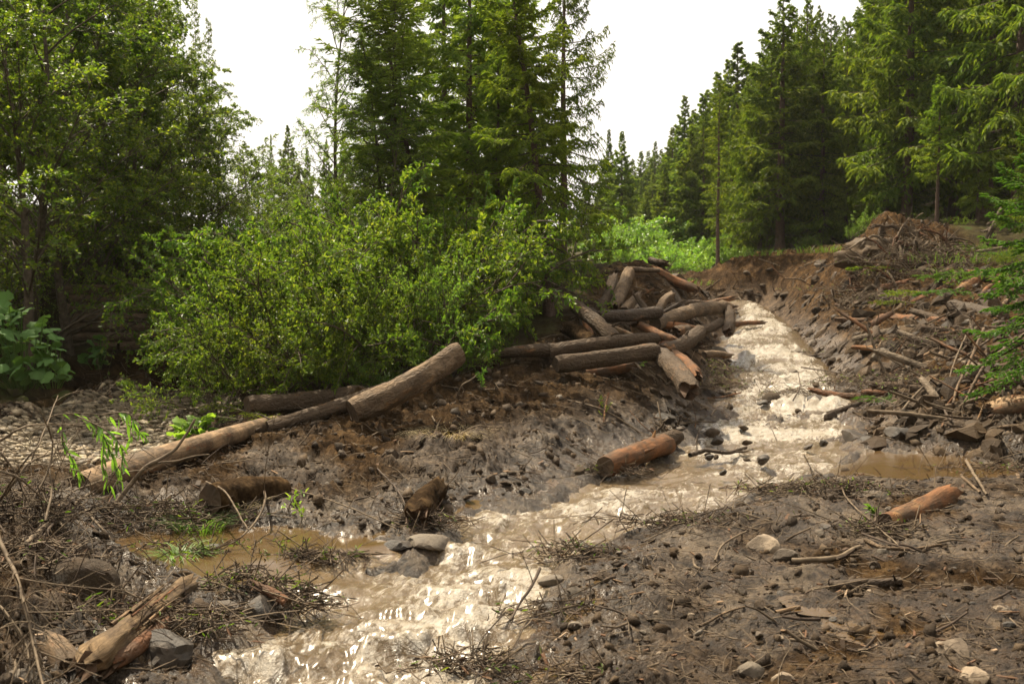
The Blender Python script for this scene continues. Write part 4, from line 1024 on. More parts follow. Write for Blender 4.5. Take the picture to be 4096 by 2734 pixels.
# ================================================================== LOGS, STONES, BRANCHES
def A(px, py, below=0, near=0.0):
    """a point at pixel (px, py), as far away as the ground seen `below` pixels lower"""
    d = ground_pts([(px, py + below)])[0][1]
    return P(px, py, d - near)
def frame_x(a, b):
    x = (b - a) / np.linalg.norm(b - a); ref = np.array([0, 0, 1.]) if abs(x[2]) < .9 else np.array([1., 0, 0])
    y = np.cross(ref, x); y /= np.linalg.norm(y); z = np.cross(x, y)
    return Matrix(((x[0], y[0], z[0]), (x[1], y[1], z[1]), (x[2], y[2], z[2]))).to_quaternion()
def add_log(a, b, r0, r1, mat, label, seed=0, name='log', cat='log', group=None, cut=(1, 1), jag=(0, 0), bend=.03, stubs=0, square=0.0, rough=.11, parent=None, flare=0.0, fib=0.0):
    rg = np.random.default_rng(seed + 1000)
    a = np.asarray(a, float); b = np.asarray(b, float); L = float(np.linalg.norm(b - a))
    K = int(np.clip(L / .07, 8, 46)); S = 18
    t = np.linspace(0, 1, K); th = np.arange(S) * 2 * np.pi / S
    T, TH = np.meshgrid(t, th, indexing='ij')
    r = r0 + (r1 - r0) * T + flare * r0 * np.clip(1 - T / .14, 0, 1) ** 2
    k = seed % 7
    if fib: r = r * (1 - fib * np.abs(nz[4](np.cos(TH) * 5 + np.sin(TH) * 3.3 + seed, T * L * 1.3 + np.sin(TH) * 4)) * 2.2)
    r = r * (1 + rough * 1.6 * fbm(k, TH * 1.2 + 10 * seed, T * L * 3.0, 3) + rough * nz[(k + 2) % 10](np.cos(TH) * 2.2 + 5 * seed, np.sin(TH) * 2.2 + T * L * 1.1))
    if square: r = r * (1 + square * (1 / np.maximum(np.abs(np.cos(TH)), np.abs(np.sin(TH))) - 1.2))
    X = (T - .5) * L
    for e, sgn in ((0, -1), (1, 1)):
        if jag[e]:
            w = np.clip(1 - np.abs(T - e) * L / .22, 0, 1)
            X = X + sgn * w * jag[e] * (.16 * rg.uniform(-.6, 1, S)[None, :]) * (T == e) + 0 * X
            r = r * (1 - .35 * w * jag[e] * rg.uniform(.2, 1, S)[None, :] * (np.abs(T - e) < 1e-6))
        else:
            r = r * (1 - .10 * (np.abs(T - e) < 1e-6))
    bz = bend * L * np.sin(np.pi * T) * math.cos(seed); by = bend * L * np.sin(np.pi * T) * math.sin(seed * 1.7)
    V = np.stack([X, by + r * np.cos(TH), bz + r * np.sin(TH)], -1).reshape(-1, 3)
    i = np.arange(K - 1)[:, None] * S; j = np.arange(S)[None]; j2 = (j + 1) % S
    q = np.stack([i + j, i + j2, i + S + j2, i + S + j], -1).reshape(-1, 4)
    if mat in ('bark', 'bark_pale', 'bark_wet', 'torn'): V[:, 1:] += (.10 * r0 * fbm(4, V[:, 0] * 5 + seed, V[:, 0] * 0 + seed, 3)[:, None])
    o = ob(name, mesh_np(name, [(V, q, 0)], M[mat] if isinstance(mat, str) else mat), parent=parent)
    o.location = (a + b) / 2; o.rotation_mode = 'QUATERNION'; o.rotation_quaternion = frame_x(a, b)
    if label: tag(o, label, cat, group)
    for e in (0, 1):
        ring = V.reshape(K, S, 3)[0 if e == 0 else -1]
        c = ring.mean(0); dep = (.012 if cut[e] and not jag[e] else .05) * (1 if e == 0 else -1)
        mid = c + (ring - c) * .55 + np.array([dep * .6, 0, 0]) + rg.normal(0, .004 if not jag[e] else .02, (S, 3)) * [1, .3, .3]
        VV = np.concatenate([ring, mid, [c + np.array([dep, 0, 0])]])
        jj = np.arange(S); q4 = np.stack([jj, (jj + 1) % S, S + (jj + 1) % S, S + jj], 1); t3 = np.stack([S + jj, S + (jj + 1) % S, np.full(S, 2 * S)], 1)
        if e == 0: q4 = q4[:, ::-1]; t3 = t3[:, ::-1]
        ob('cut_end' if not jag[e] else 'broken_end', mesh_np('cut_end', [(VV, q4, 0), (np.zeros((0, 3)), t3, 0)] if len(t3) else [(VV, q4, 0)], M['cut'] if not jag[e] else M['torn'], smooth=False) if False else
           mesh_two(VV, q4, t3, M['cut'] if not jag[e] else M['chip']), parent=o)
    for s_ in range(stubs):
        tt = rg.uniform(.15, .85); a0 = rg.uniform(.2, 2.9); rr = (r0 + (r1 - r0) * tt)
        p0 = np.array([(tt - .5) * L, math.cos(a0) * rr * .8, math.sin(a0) * rr * .8]); dv = np.array([rg.uniform(.2, .7), math.cos(a0), math.sin(a0)])
        pth = p0 + dv * np.linspace(0, rg.uniform(.8, 1.8) * rr, 3)[:, None]
        ob('branch_stub', mesh_np('branch_stub', [(*tubes(pth[None], np.array([[.22, .18, .05]]) * rr, 6), 0)], o.data.materials[0]), parent=o)
    return o
def mesh_two(V, q4, t3, m):
    me = bpy.data.meshes.new('cut_end')
    me.from_pydata(V.tolist(), [], q4.tolist() + t3.tolist()); me.materials.append(m); me.update()
    return me
def add_rock(loc, size, mat, label=None, seed=0, name='stone', cat='stone', group=None, sub=3, facets=9, rotz=0.0, tilt=(0, 0), noise=.06, layers=0):
    rg = np.random.default_rng(seed + 500)
    v, f = {2: ICO2, 3: ICO3, 4: ICO4}[sub]
    v = v.copy()
    nn = nrm(rg.normal(size=(facets, 3)))
    for n_ in nn:
        dcut = rg.uniform(.55, .82)
        v = v - np.maximum(0, v @ n_ - dcut)[:, None] * n_
    v = v * (1 + noise * fbm(seed % 9, v[:, 0] * 2 + seed, v[:, 1] * 2 + v[:, 2] * 1.7, 3)[:, None] * 2)
    if layers: v[:, 2] = v[:, 2] + .05 * np.sin(v[:, 2] * layers + 2 * fbm(1, v[:, 0], v[:, 1], 2)); v[:, :2] *= (1 + .05 * np.sign(np.sin(v[:, 2] * layers)))[:, None]
    v = v * np.asarray(size) / 2 * 1.25
    me = mesh_np(name, [(v, f, 0)], M[mat])
    me.set_sharp_from_angle(angle=R(28))
    o = ob(name, me, loc=tuple(loc)); o.rotation_euler = (tilt[0], tilt[1], rotz)
    if label: tag(o, label, cat, group)
    return o
def add_stick(pts, r0, r1, mat, label=None, seed=0, name='stick', cat='stick', group=None, twigs=0, parent=None, wob=.01, K=None):
    rg = np.random.default_rng(seed + 77)
    pts = np.asarray(pts, float); o0 = pts[0].copy()
    L = np.linalg.norm(np.diff(pts, axis=0), axis=1).sum(); K = K or int(np.clip(L / .06, 6, 30))
    pth = resample(pts - o0, K) + wob * np.stack([fbm(i, np.linspace(0, L * 4, K) + seed * 3.1, np.full(K, i * 5.0), 2) for i in range(3)], 1)
    rr = np.linspace(r0, r1, K)
    chunks = [(*tubes(pth[None], rr[None], 7), 0)]
    o = ob(name, mesh_np(name, chunks, M[mat] if isinstance(mat, str) else mat), loc=tuple(o0), parent=parent)
    if label: tag(o, label, cat, group)
    if twigs:
        C = children(pth[None], twigs, .15, 1.0, .8, .38, .06, rg, K=5, up=.1, curl=.3)
        D = children(C, 5, .2, 1.0, .7, .4, .03, rg, K=4, up=.05, curl=.35)
        ob('twigs', mesh_np('twigs', [(*tubes(C, np.repeat(np.linspace(r0 * .34, r0 * .16, 5)[None], len(C), 0), 4), 0), (*tubes(D, np.repeat(np.linspace(r0 * .17, r0 * .08, 4)[None], len(D), 0), 3), 0)], M[mat]), parent=o)
    return o

# ---- the timber wall in the dark hollow, every round log a part of it
crib = bpy.data.objects.new('timber_wall', None); col.objects.link(crib); crib.location = P(150, 350, 20.9)
tag(crib, 'dark wall of stacked round logs under the overhanging alders', 'wall')
ci = crib.location
for row in range(9):
    py = 364 - row * 9.4
    for (x0, x1) in ([(70, 150), (153, 262)] if row % 2 else [(66, 118), (121, 205), (208, 262)]):
        a, b = P(x0, py, 20.85 + .02 * row), P(x1, py + .5, 20.85 + .02 * row)
        if row < 2 and x0 < 110: continue
        add_log(a - np.array(ci), b - np.array(ci), .088, .084, 'trunk_dark', None, seed=row * 5 + x0, name='timber', parent=crib, bend=.004)

# ---- big logs round the left bank
add_log(P(80, 487, 9.55), P(281, 421, 13.1), .135, .095, 'debarked', 'long debarked log sloping from the left mound up to the leaning log', 1, bend=.01, rough=.05)
add_log(P(247, 405, 13.0), P(362, 392.5, 13.9), .118, .115, 'bark', 'horizontal brown log with a sawn end above the gravel bar', 2)
add_log(P(352, 411, 12.3), P(459, 352, 13.0), .15, .155, 'bark_pale', 'thick weathered log leaning up out of the mud with its end in the air', 3, stubs=0)
add_log(P(268, 427, 12.5), P(392, 387, 13.2), .085, .095, 'bark', 'thin log lying behind the thick leaning log', 4)
add_log(P(210, 499, 9.45), P(282, 489, 10.3), .145, .13, 'mud', 'short muddy log with a round sawn end facing the pool', 5, rough=.1)
add_log(P(468, 358, 15.6), P(560, 350, 16.0), .07, .10, 'bark', 'muddy log running right from behind the leaning log', 6)
add_log(P(548, 352, 15.9), P(657, 338, 16.6), .105, .095, 'bark', 'upper of the two long dark logs lying side by side', 7, stubs=1)
add_log(P(556, 364, 15.0), P(657, 351, 15.6), .118, .125, 'bark', 'lower of the two long dark logs lying side by side', 8)
PILE = [
 ((574, 305, 17.6), (614, 339, 16.6), .115, .12, 'bark', 'thick brown log leaning left over the two long logs', (0, 0)),
 ((600, 316, 18.6), (660, 311, 19.4), .12, .12, 'bark_wet', 'square dark beam propped across the log pile', (0, 0)),
 ((629, 271, 21.8), (615, 306, 20.6), .12, .13, 'bark_pale', 'sunlit log standing steeply against the earth heap', (0, 0)),
 ((613, 278, 22.2), (599, 311, 20.9), .11, .12, 'bark', 'dim log standing steeply left of the sunlit one', (0, 0)),
 ((639, 294, 20.8), (624, 311, 20.0), .06, .11, 'bark_pale', 'short broken log with a splintered tip behind the dark beam', (1, 0)),
 ((672, 294, 21.4), (658, 312, 20.4), .075, .085, 'bark_pale', 'short pale log sticking up behind the right end of the dark beam', (0, 0)),
 ((655, 324, 19.4), (727, 307, 23.0), .13, .15, 'bark_pale', 'long pale log pointing at the head of the stream', (0, 1)),
 ((727, 307, 22.8), (728, 331, 21.2), .10, .12, 'bark', 'short log tipped down into the stream', (0, 0)),
 ((699, 330, 20.8), (720, 322, 21.6), .10, .10, 'bark', 'stubby log wedged beside the tipped log', (0, 0)),
 ((662, 351, 17.0), (700, 331, 18.6), .125, .125, 'bark', 'brown log with a pale scar slanting toward the stream', (0, 0)),
 ((659, 354, 15.8), (690, 390, 13.9), .135, .15, 'bark', 'thick log sliding down the bank toward the viewer', (0, 0)),
 ((673, 354, 15.9), (697, 377, 14.9), .10, .11, 'torn', 'torn orange log beside the one sliding down the bank', (0, 1)),
 ((604, 325, 18.0), (638, 338, 17.2), .055, .04, 'debarked', 'thin pale pole under the dark beam', (0, 0)),
 ((640, 325, 19.0), (676, 341, 17.8), .085, .07, 'torn', 'split golden log in the middle of the pile', (1, 1)),
 ((650, 260, 25.2), (666, 263, 24.8), .09, .08, 'bark', 'short log end on top of the earth heap', (0, 0)),
 ((656, 270, 24.6), (695, 289, 24.2), .10, .12, 'torn', 'torn orange trunk lying down the side of the earth heap', (1, 1)),
 ((628, 269, 24.2), (660, 270, 24.0), .07, .05, 'bark_pale', 'pale log lying along the crest of the earth heap', (1, 0)),
 ((567, 328, 17.6), (592, 342, 16.9), .12, .13, 'mud', 'mud coated log under the spruce boughs', (0, 0)),
 ((652, 326, 19.8), (692, 328, 19.4), .08, .07, 'torn', 'reddish split log below the long pale log', (0, 1)),
 ((676, 331, 18.6), (688, 330, 19.4), .10, .10, 'bark', 'log seen end on below the long pale log', (0, 0)),
 ((585, 318, 18.4), (603, 323, 18.2), .09, .09, 'bark_pale', 'grey log stump behind the thick leaning brown log', (0, 0)),
 ((640, 346, 17.4), (668, 343, 17.8), .06, .05, 'red_bark', 'thin reddish log behind the upper long log', (1, 1)),
 ((700, 345, 18.2), (668, 336, 18.9), .07, .06, 'bark_wet', 'wet log at the edge of the stream below the scarred log', (1, 0))]
for i, (a, b, r0, r1, m, lab, jg) in enumerate(PILE):
    add_log(P(*a), P(*b), r0, r1, m, lab, 20 + i, group='logs in the pile beside the stream', jag=(jg[0] or i % 2, jg[1] or (i // 2) % 2), fib=.16 if m == 'torn' else .05, square=.5 if 'beam' in lab else 0, stubs=1 if i % 3 == 0 else 0)
add_log(A(605, 466, 8), A(668, 444, 7), .125, .12, 'torn', 'peeling log with a dark sawn end lying half in the stream', 51, jag=(0, 0), stubs=2)
add_log(A(645, 447, 7), A(677, 436, 7), .11, .10, 'bark', 'muddy log butted against the peeling log at the bank', 52)
add_log(A(885, 521, 8), A(948, 496, 5), .075, .11, 'torn', 'orange bark log lying on the mud flat on the right', 53, jag=(0, 1), rough=.16)
add_log(A(88, 662, 10, .12), A(190, 582, 16, .12), .09, .07, 'rotten', 'decayed pale log with fibrous wood pointing up from the lower left', 54, jag=(1, 1), rough=.2, bend=0, fib=.32)
rlog = bpy.data.objects['log.033'] if False else col.objects[-1].parent
fr_ = np.random.default_rng(4)
for k in range(16):
    th_ = fr_.uniform(-.4, 3.2); x0 = fr_.uniform(-.45, .1); L_ = fr_.uniform(.2, .5); rr_ = .088
    q0 = np.array([x0, math.cos(th_) * rr_, math.sin(th_) * rr_])
    add_stick([q0, q0 + [L_ * .5, 0, .004], q0 + np.array([L_, math.cos(th_) * .012, math.sin(th_) * .012])], fr_.uniform(.006, .013), .002, ['rotten', 'red_bark', 'debarked'][k % 3], name='splinter', parent=rlog, seed=k, wob=.004)
add_log(A(110, 664, 8), A(172, 618, 10), .05, .045, 'red_bark', 'slab of reddish wood along the decayed pale log', 55, jag=(1, 1))
add_log(A(52, 645, 6), A(68, 668, 6), .075, .075, 'debarked', 'stubby pale log piece in the lower left corner', 56, jag=(1, 0))
add_log(A(262, 588, 6, .25), A(288, 603, 4, .15), .035, .035, 'red_bark', 'red broken stick jutting from the debris in the rapids', 57, jag=(1, 0))
add_log(A(438, 487, 14), A(417, 517, 8), .10, .13, 'mud', 'mud caked stump leaning at the edge of the rapids', 58, rough=.2, jag=(1, 1))
# right bank logs
RB = [
 ((853, 341), (915, 327), .09, .075, 'grey_wood', 'long grey log lying across the right bank', 4, (0, 1)),
 ((952, 305), (1004, 315), .13, .11, 'bark_wet', 'dark log with a rounded end high on the right bank', 6, (0, 0)),
 ((994, 308), (1012, 297), .065, .06, 'debarked', 'white stripped log end beside the dark rounded log', 4, (0, 0)),
 ((891, 314), (906, 293), .055, .05, 'bark_pale', 'pale pole leaning upright on the right bank', 5, (0, 0)),
 ((880, 317), (945, 321), .09, .08, 'torn', 'long reddish log below the upright pale pole', 3, (1, 1)),
 ((992, 384), (1042, 382), .135, .14, 'bark_pale', 'upper of the two thick logs cut by the right edge', 8, (0, 0)),
 ((994, 410), (1046, 404), .13, .135, 'debarked', 'lower of the two thick logs cut by the right edge', 8, (1, 0)),
 ((912, 303), (950, 284), .08, .07, 'red_bark', 'reddish log on the slope under the root heap', 4, (1, 0)),
 ((880, 288), (906, 283), .12, .11, 'red_bark', 'split red log half buried under the root heap', 3, (1, 1)),
 ((882, 296), (904, 301), .11, .08, 'bark', 'short dark log below the split red log', 3, (1, 1)),
 ((940, 275), (958, 264), .11, .08, 'bark', 'log sticking up right of the root heap', 3, (0, 1)),
 ((960, 291), (982, 279), .14, .12, 'torn', 'splintered reddish log on the upper right slope', 3, (1, 1)),
 ((968, 272), (1000, 285), .07, .06, 'torn', 'thin orange log running down under the spruce boughs', 3, (1, 1)),
 ((905, 262), (917, 246), .13, .10, 'red_bark', 'broken trunk standing up out of the root heap', 2, (0, 1)),
 ((921, 367), (945, 348), .06, .05, 'bark_pale', 'pale pole lying up the middle of the right bank', 4, (1, 0)),
 ((905, 372), (925, 350), .07, .06, 'bark', 'mottled log among the boulders of the right bank', 4, (0, 1)),
 ((900, 388), (909, 364), .045, .04, 'grey_wood', 'short pole between the boulders and the channel', 4, (0, 1)),
 ((948, 390), (985, 366), .07, .06, 'bark', 'log slanting up to the two thick logs', 5, (0, 1)),
 ((927, 411), (957, 405), .045, .04, 'bark_pale', 'thin pale log on the lower right bank', 3, (0, 1)),
 ((978, 342), (1008, 326), .08, .07, 'bark', 'brown log under the dark rounded log', 4, (0, 1)),
 ((830, 413), (861, 402), .05, .03, 'bark_wet', 'wet driftwood log in the rapids by the right bank', 3, (1, 1)),
 ((790, 357), (818, 356), .07, .06, 'bark_wet', 'dark log stranded in the middle of the far rapids', 4, (1, 1)),
 ((766, 346), (797, 347), .06, .05, 'bark_wet', 'dark log lying across the far rapids', 4, (1, 1))]
for i, (a, b, r0, r1, m, lab, dz, jg) in enumerate(RB):
    add_log(A(*a, dz), A(*b, dz), r0, r1, m, lab, 70 + i, group='logs strewn over the right bank', jag=jg, stubs=i % 3, fib=.16 if m in ('torn', 'red_bark') else .05)
rb = np.random.default_rng(77)
for i in range(34):
    px = rb.uniform(862, 1022); py = rb.uniform(290, 415)
    if px < 880 and py < 320: py += 40
    a = A(px, py, 3); L = rb.uniform(.35, 1.0); az = rb.uniform(0, 3.14); el = rb.normal(.1, .25)
    r = rb.uniform(.035, .085)
    add_log(a, a + L * np.array([math.cos(az) * math.cos(el), math.sin(az) * math.cos(el), math.sin(el)]), r, r * rb.uniform(.6, .95), ['bark', 'torn', 'grey_wood', 'red_bark', 'bark'][i % 5],
            'short broken log in the tangle of the right bank', 200 + i, group='broken logs tangled in the right bank', jag=(1, i % 2))
for i in range(26):
    px = rb.uniform(575, 725); py = np.interp(px, [575, 640, 725], [335, 290, 312]) + rb.uniform(0, 50)
    a = A(px, py, 3); L = rb.uniform(.4, 1.2); az = rb.uniform(-.3, 2.2); el = rb.normal(.15, .25)
    r = rb.uniform(.045, .10)
    add_log(a, a + L * np.array([math.cos(az) * math.cos(el), math.sin(az) * math.cos(el), math.sin(el)]), r, r * rb.uniform(.6, .95), ['bark', 'bark_wet', 'bark', 'torn', 'bark_pale'][i % 5],
            'short broken log jammed between the piled logs', 240 + i, group='broken logs jammed in the pile', jag=(i % 2, 1))
# ---- the root heap
rh = bpy.data.objects.new('root_heap', None); col.objects.link(rh); c0 = A(885, 236, 6); rh.location = c0
tag(rh, 'heap of tangled upturned tree roots crowning the right bank', 'roots')
rng = np.random.default_rng(23)
for k in range(60):
    x0 = rng.uniform(-1.5, 1.6); base = np.array([x0, rng.uniform(-1.7, .3), 0]); base[2] = fine_z(c0[0] + base[0], c0[1] + base[1]) - c0[2] + rng.uniform(-.02, .3 * max(.2, 1 - abs(x0)))
    d = nrm(np.array([rng.normal(0, .9) + .4 * x0, rng.normal(-.35, .5), rng.uniform(-.35, .7)])); L = rng.uniform(.45, 1.3)
    pts = [base, base + d * L * .5 + rng.normal(0, .09, 3), base + d * L + np.array([0, 0, -.2 * L]) + rng.normal(0, .12, 3)]
    r0 = rng.uniform(.022, .06)
    add_stick(pts, r0, r0 * .3, ['grey_wood', 'twig', 'bark', 'red_bark'][k % 4], name='root', parent=rh, seed=k, wob=.05, twigs=4 if k % 3 == 0 else 0)
soil = lumps(np.zeros(1), np.full(1, 30.0), np.ones(1), 1, ICO3, rng)[1]
sv = ICO4[0] * np.array([1.15, .6, .5]); sv = sv * (1 + .6 * fbm(2, sv[:, 0] * 4, sv[:, 2] * 3 + sv[:, 1], 4))[:, None] + np.array([.1, .25, -.5])
ob('soil', mesh_np('soil', [(sv, ICO4[1], 0)], M['clod']), parent=rh)
n = 700
p0 = np.stack([rng.uniform(-1.6, 1.7, n), rng.uniform(-1.1, .2, n), np.zeros(n)], 1); p0[:, 1] -= rng.uniform(0, 1.0, n); p0[:, 2] = fine_z(c0[0] + p0[:, 0], c0[1] + p0[:, 1]) - c0[2] + .12 + rng.normal(0, .15, n)
dd = nrm(rng.normal(size=(n, 3)) + np.array([0, -.5, -.3])); LL = rng.uniform(.15, .6, n)
s = np.linspace(0, 1, 4)[None, :, None]
ob('rootlets', mesh_np('rootlets', [(*tubes(p0[:, None] + dd[:, None] * LL[:, None, None] * s + nrm(rng.normal(size=(n, 3)))[:, None] * LL[:, None, None] * .3 * s ** 2, np.repeat(np.linspace(.011, .004, 4)[None], n, 0), 3), 0)], M['twig']), parent=rh, kind='stuff')

# ---- stones
ST = [
 ((80, 585), (.40, .3, .32), 'stone_mud', 'brown mud coated boulder in the left mound', 4, 9),
 ((75, 552), (.26, .2, .14), 'stone_mud', 'flat muddy stone above the boulder in the left mound', 4, 8),
 ((160, 652), (.36, .26, .22), 'stone_wet', 'dark layered slate lying beside the decayed log', 0, 7),
 ((262, 612), (.26, .22, .2), 'stone_wet', 'wet boulder with water pouring over it below the red stick', 4, 8),
 ((224, 607), (.2, .17, .13), 'stone_wet', 'rounded dark stone under the debris beside the decayed log', 3, 7),
 ((427, 541), (.36, .26, .10), 'stone', 'broad flat slab at the foot of the mud caked stump', 2, 6),
 ((399, 543), (.26, .2, .08), 'stone_wet', 'shiny flat slab left of the broad slab', 2, 6),
 ((575, 594), (.14, .12, .12), 'stone', 'angular grey stone at the edge of the rapids', 2, 8),
 ((587, 554), (.12, .09, .15), 'stone_wet', 'upright pointed dark stone at the edge of the rapids', 3, 6),
 ((551, 578), (.18, .11, .06), 'stone', 'low flat stone left of the upright pointed stone', 2, 7),
 ((548, 602), (.2, .14, .05), 'stone_wet', 'thin wet slab in the shallows by the dead stick', 1, 6),
 ((763, 545), (.29, .2, .15), 'stone_pale', 'pale flat topped stone on the mud flat', 4, 6),
 ((786, 555), (.2, .15, .1), 'stone', 'dull stone just right of the pale flat topped stone', 3, 8),
 ((953, 655), (.2, .17, .2), 'stone_pale', 'large blurred pale boulder in the lower right corner', 4, 9),
 ((914, 660), (.11, .1, .09), 'stone', 'round stone left of the large pale boulder', 2, 14),
 ((974, 678), (.22, .15, .12), 'stone_pale', 'pale stone at the bottom edge below the large boulder', 2, 9),
 ((1000, 609), (.10, .08, .06), 'stone_pale', 'small white stone near the right edge of the flat', 2, 9),
 ((826, 527), (.15, .1, .08), 'stone_wet', 'dark stone near the orange bark log', 2, 8),
 ((927, 636), (.08, .07, .05), 'stone_pale', 'small pale stone above the large pale boulder', 2, 8),
 ((750, 670), (.15, .11, .09), 'stone', 'grey stone at the bottom of the mud flat', 2, 9),
 ((782, 677), (.12, .1, .08), 'stone_pale', 'pale stone at the bottom of the mud flat', 2, 9),
 ((878, 494), (.45, .2, .08), 'stone', 'long flat slab behind the orange bark log', 2, 6),
 ((725, 340), (.5, .3, .22), 'stone_wet', 'dark square rock where the logs meet the stream', 2, 6),
 ((716, 351), (.38, .26, .18), 'stone', 'grey rock below the dark square rock', 2, 8),
 ((882, 356), (.5, .35, .26), 'stone', 'brown boulder on the right bank', 3, 9),
 ((893, 369), (.52, .3, .24), 'stone_mud', 'muddy boulder below the brown boulder', 3, 9),
 ((869, 349), (.4, .3, .24), 'stone_mud', 'boulder at the upper left of the brown boulder', 3, 8),
 ((793, 373), (.2, .18, .2), 'stone', 'small square rock standing in the rapids', 2, 7),
 ((845, 393), (.28, .2, .2), 'stone', 'pale grey rock at the right edge of the rapids', 2, 8),
 ((853, 436), (.42, .24, .18), 'stone_wet', 'big dark wedge of rock where the channel joins', 4, 6),
 ((903, 432), (.4, .26, .14), 'stone_wet', 'wide slate slab right of the dark wedge of rock', 3, 6),
 ((865, 440), (.3, .2, .12), 'stone_wet', 'dark rock tucked behind the big wedge', 2, 7),
 ((860, 414), (.15, .12, .1), 'stone', 'small grey stone above the dark wedge of rock', 2, 8),
 ((829, 475), (.12, .1, .08), 'stone_wet', 'small dark stone at the tip of the right mud flat', 2, 8),
 ((845, 470), (.1, .08, .08), 'stone_mud', 'brown stone pair at the tip of the right mud flat', 2, 8),
 ((665, 418), (.26, .2, .18), 'stone_wet', 'dark wedge stone beside the peeling log', 5, 6),
 ((680, 430), (.25, .18, .14), 'stone_wet', 'low dark stone at the waterline beyond the peeling log', 3, 7),
 ((335, 412), (.22, .2, .18), 'stone_mud', 'mud coated stone resting against the debarked log', 4, 9),
 ((280, 470), (.16, .14, .12), 'stone', 'pale stone in the mud above the pool', 3, 8),
 ((268, 476), (.14, .12, .14), 'stone_mud', 'brown stone touching the pale stone above the pool', 3, 8),
 ((579, 470), (.14, .1, .12), 'stone_mud', 'muddy stone on the left bank opposite the peeling log', 4, 8),
 ((525, 492), (.14, .1, .1), 'stone_wet', 'dark stone at the waterline of the left bank', 3, 8),
 ((12, 388), (.5, .4, .35), 'stone_moss', 'mossy boulder below the butterbur', 4, 10),
 ((22, 400), (.26, .2, .15), 'stone_moss', 'small mossy stone at the side stream', 2, 10),
 ((62, 396), (.4, .3, .18), 'stone_moss', 'dark mossy stone by the side stream', 2, 10),
 ((86, 462), (.28, .18, .10), 'stone_wet', 'dark flat stone at the near edge of the gravel bar', 2, 6),
 ((212, 548), (.16, .12, .08), 'stone_wet', 'wet stone lying in the pool', 2, 8),
 ((205, 527), (.14, .12, .07), 'stone_wet', 'shiny stone at the back of the pool', 2, 7),
 ((270, 536), (.22, .14, .08), 'stone_mud', 'muddy stone between pool and rapids', 2, 8),
 ((20, 676), (.16, .13, .08), 'stone', 'grey stone in the bottom left corner', 2, 9)]
for i, (pp, sz, m, lab, dy, fc) in enumerate(ST):
    q = A(pp[0], pp[1], dy * .6)
    q[2] = max(q[2] - .01, q[2] - .2 * sz[2])
    add_rock(q, sz, m, lab, i, facets=fc, rotz=(i * 1.3) % 3, tilt=((i * .37) % .4 - .2, (i * .53) % .4 - .2), name='boulder' if 'boulder' in lab else 'slab' if 'slab' in lab or 'slate' in lab else 'stone', cat='boulder' if 'boulder' in lab else 'stone', layers=14 if 'layered' in lab else 0)
rng = np.random.default_rng(41)
def spread(n, poly, seed):
    rg = np.random.default_rng(seed); poly = np.array(poly, float); out = []
    while len(out) < n:
        q = rg.uniform(poly.min(0), poly.max(0))
        if poly_sd(poly, q[:1], q[1:])[0] < 0: out.append(q)
    return np.array(out)
ZR = [(860, 330), (900, 290), (1010, 305), (1024, 420), (1000, 440), (920, 425), (875, 385)]
ZM = [(700, 296), (740, 268), (850, 262), (880, 285), (870, 312), (740, 303)]
ZF = [(600, 545), (760, 500), (880, 500), (1020, 500), (1024, 680), (600, 680), (560, 620)]
ZL = [(300, 470), (420, 400), (560, 380), (690, 395), (620, 450), (520, 480), (400, 530), (300, 500)]
ZN = [(0, 530), (60, 500), (140, 530), (165, 600), (120, 650), (60, 683), (0, 683)]
ZS = [(720, 400), (738, 312), (775, 312), (835, 380), (850, 450), (770, 478), (700, 470)]
for zone, n, sd_, mats, lo, hi, lab, grp in [
 (ZR, 46, 1, ('stone_mud', 'stone', 'stone_mud'), .09, .28, 'rough brown stone in the debris of the right bank', 'stones in the right bank'),
 (ZM, 14, 2, ('stone_mud',), .12, .34, 'rounded stone stuck in the earth of the mud bank', 'stones in the far mud bank'),
 (ZF, 48, 3, ('stone', 'stone_mud', 'stone_wet', 'stone_pale'), .035, .11, 'small stone half sunk in the right mud flat', 'stones on the right mud flat'),
 (ZL, 26, 4, ('stone_mud', 'stone', 'stone_mud'), .05, .14, 'small stone sunk in the muddy left bank', 'stones on the left bank'),
 (ZN, 16, 5, ('stone_mud',), .05, .13, 'muddy stone in the left mound', 'stones in the left mound'),
 (ZS, 34, 6, ('stone_mud', 'stone_wet', 'stone_mud'), .10, .28, 'dark wet stone breaking the surface of the rapids', 'stones in the rapids')]:
    for i, q in enumerate(spread(n, zone, sd_)):
        p = ground_pts([q])[0]
        if zone is ZS: p = water_pt(*q)
        s0 = math.exp(rng.uniform(math.log(lo), math.log(hi)))
        if zone is ZS: s0 *= min(1.0, p[1] / 18)
        p[2] += .12 * s0 - (.02 if zone is ZS else 0)
        add_rock(p, (s0, s0 * rng.uniform(.6, .95), s0 * rng.uniform(.4, .8)), mats[i % len(mats)], lab, i + sd_ * 100, group=grp, sub=2, facets=8, rotz=rng.uniform(0, 3), tilt=rng.normal(0, .3, 2))
for i, q in enumerate(spread(44, [(40, 440), (140, 425), (215, 420), (190, 445), (110, 464), (40, 462)], 8)):
    p = ground_pts([q])[0]; s0 = rng.uniform(.09, .2)
    add_rock(p, (s0, s0 * .7, s0 * .3), ['stone_pale', 'stone', 'stone_wet', 'stone'][i % 4], 'flat river stone on the gravel bar', i + 900, group='flat stones on the gravel bar', sub=2, facets=6, rotz=rng.uniform(0, 3), tilt=rng.normal(0, .15, 2))

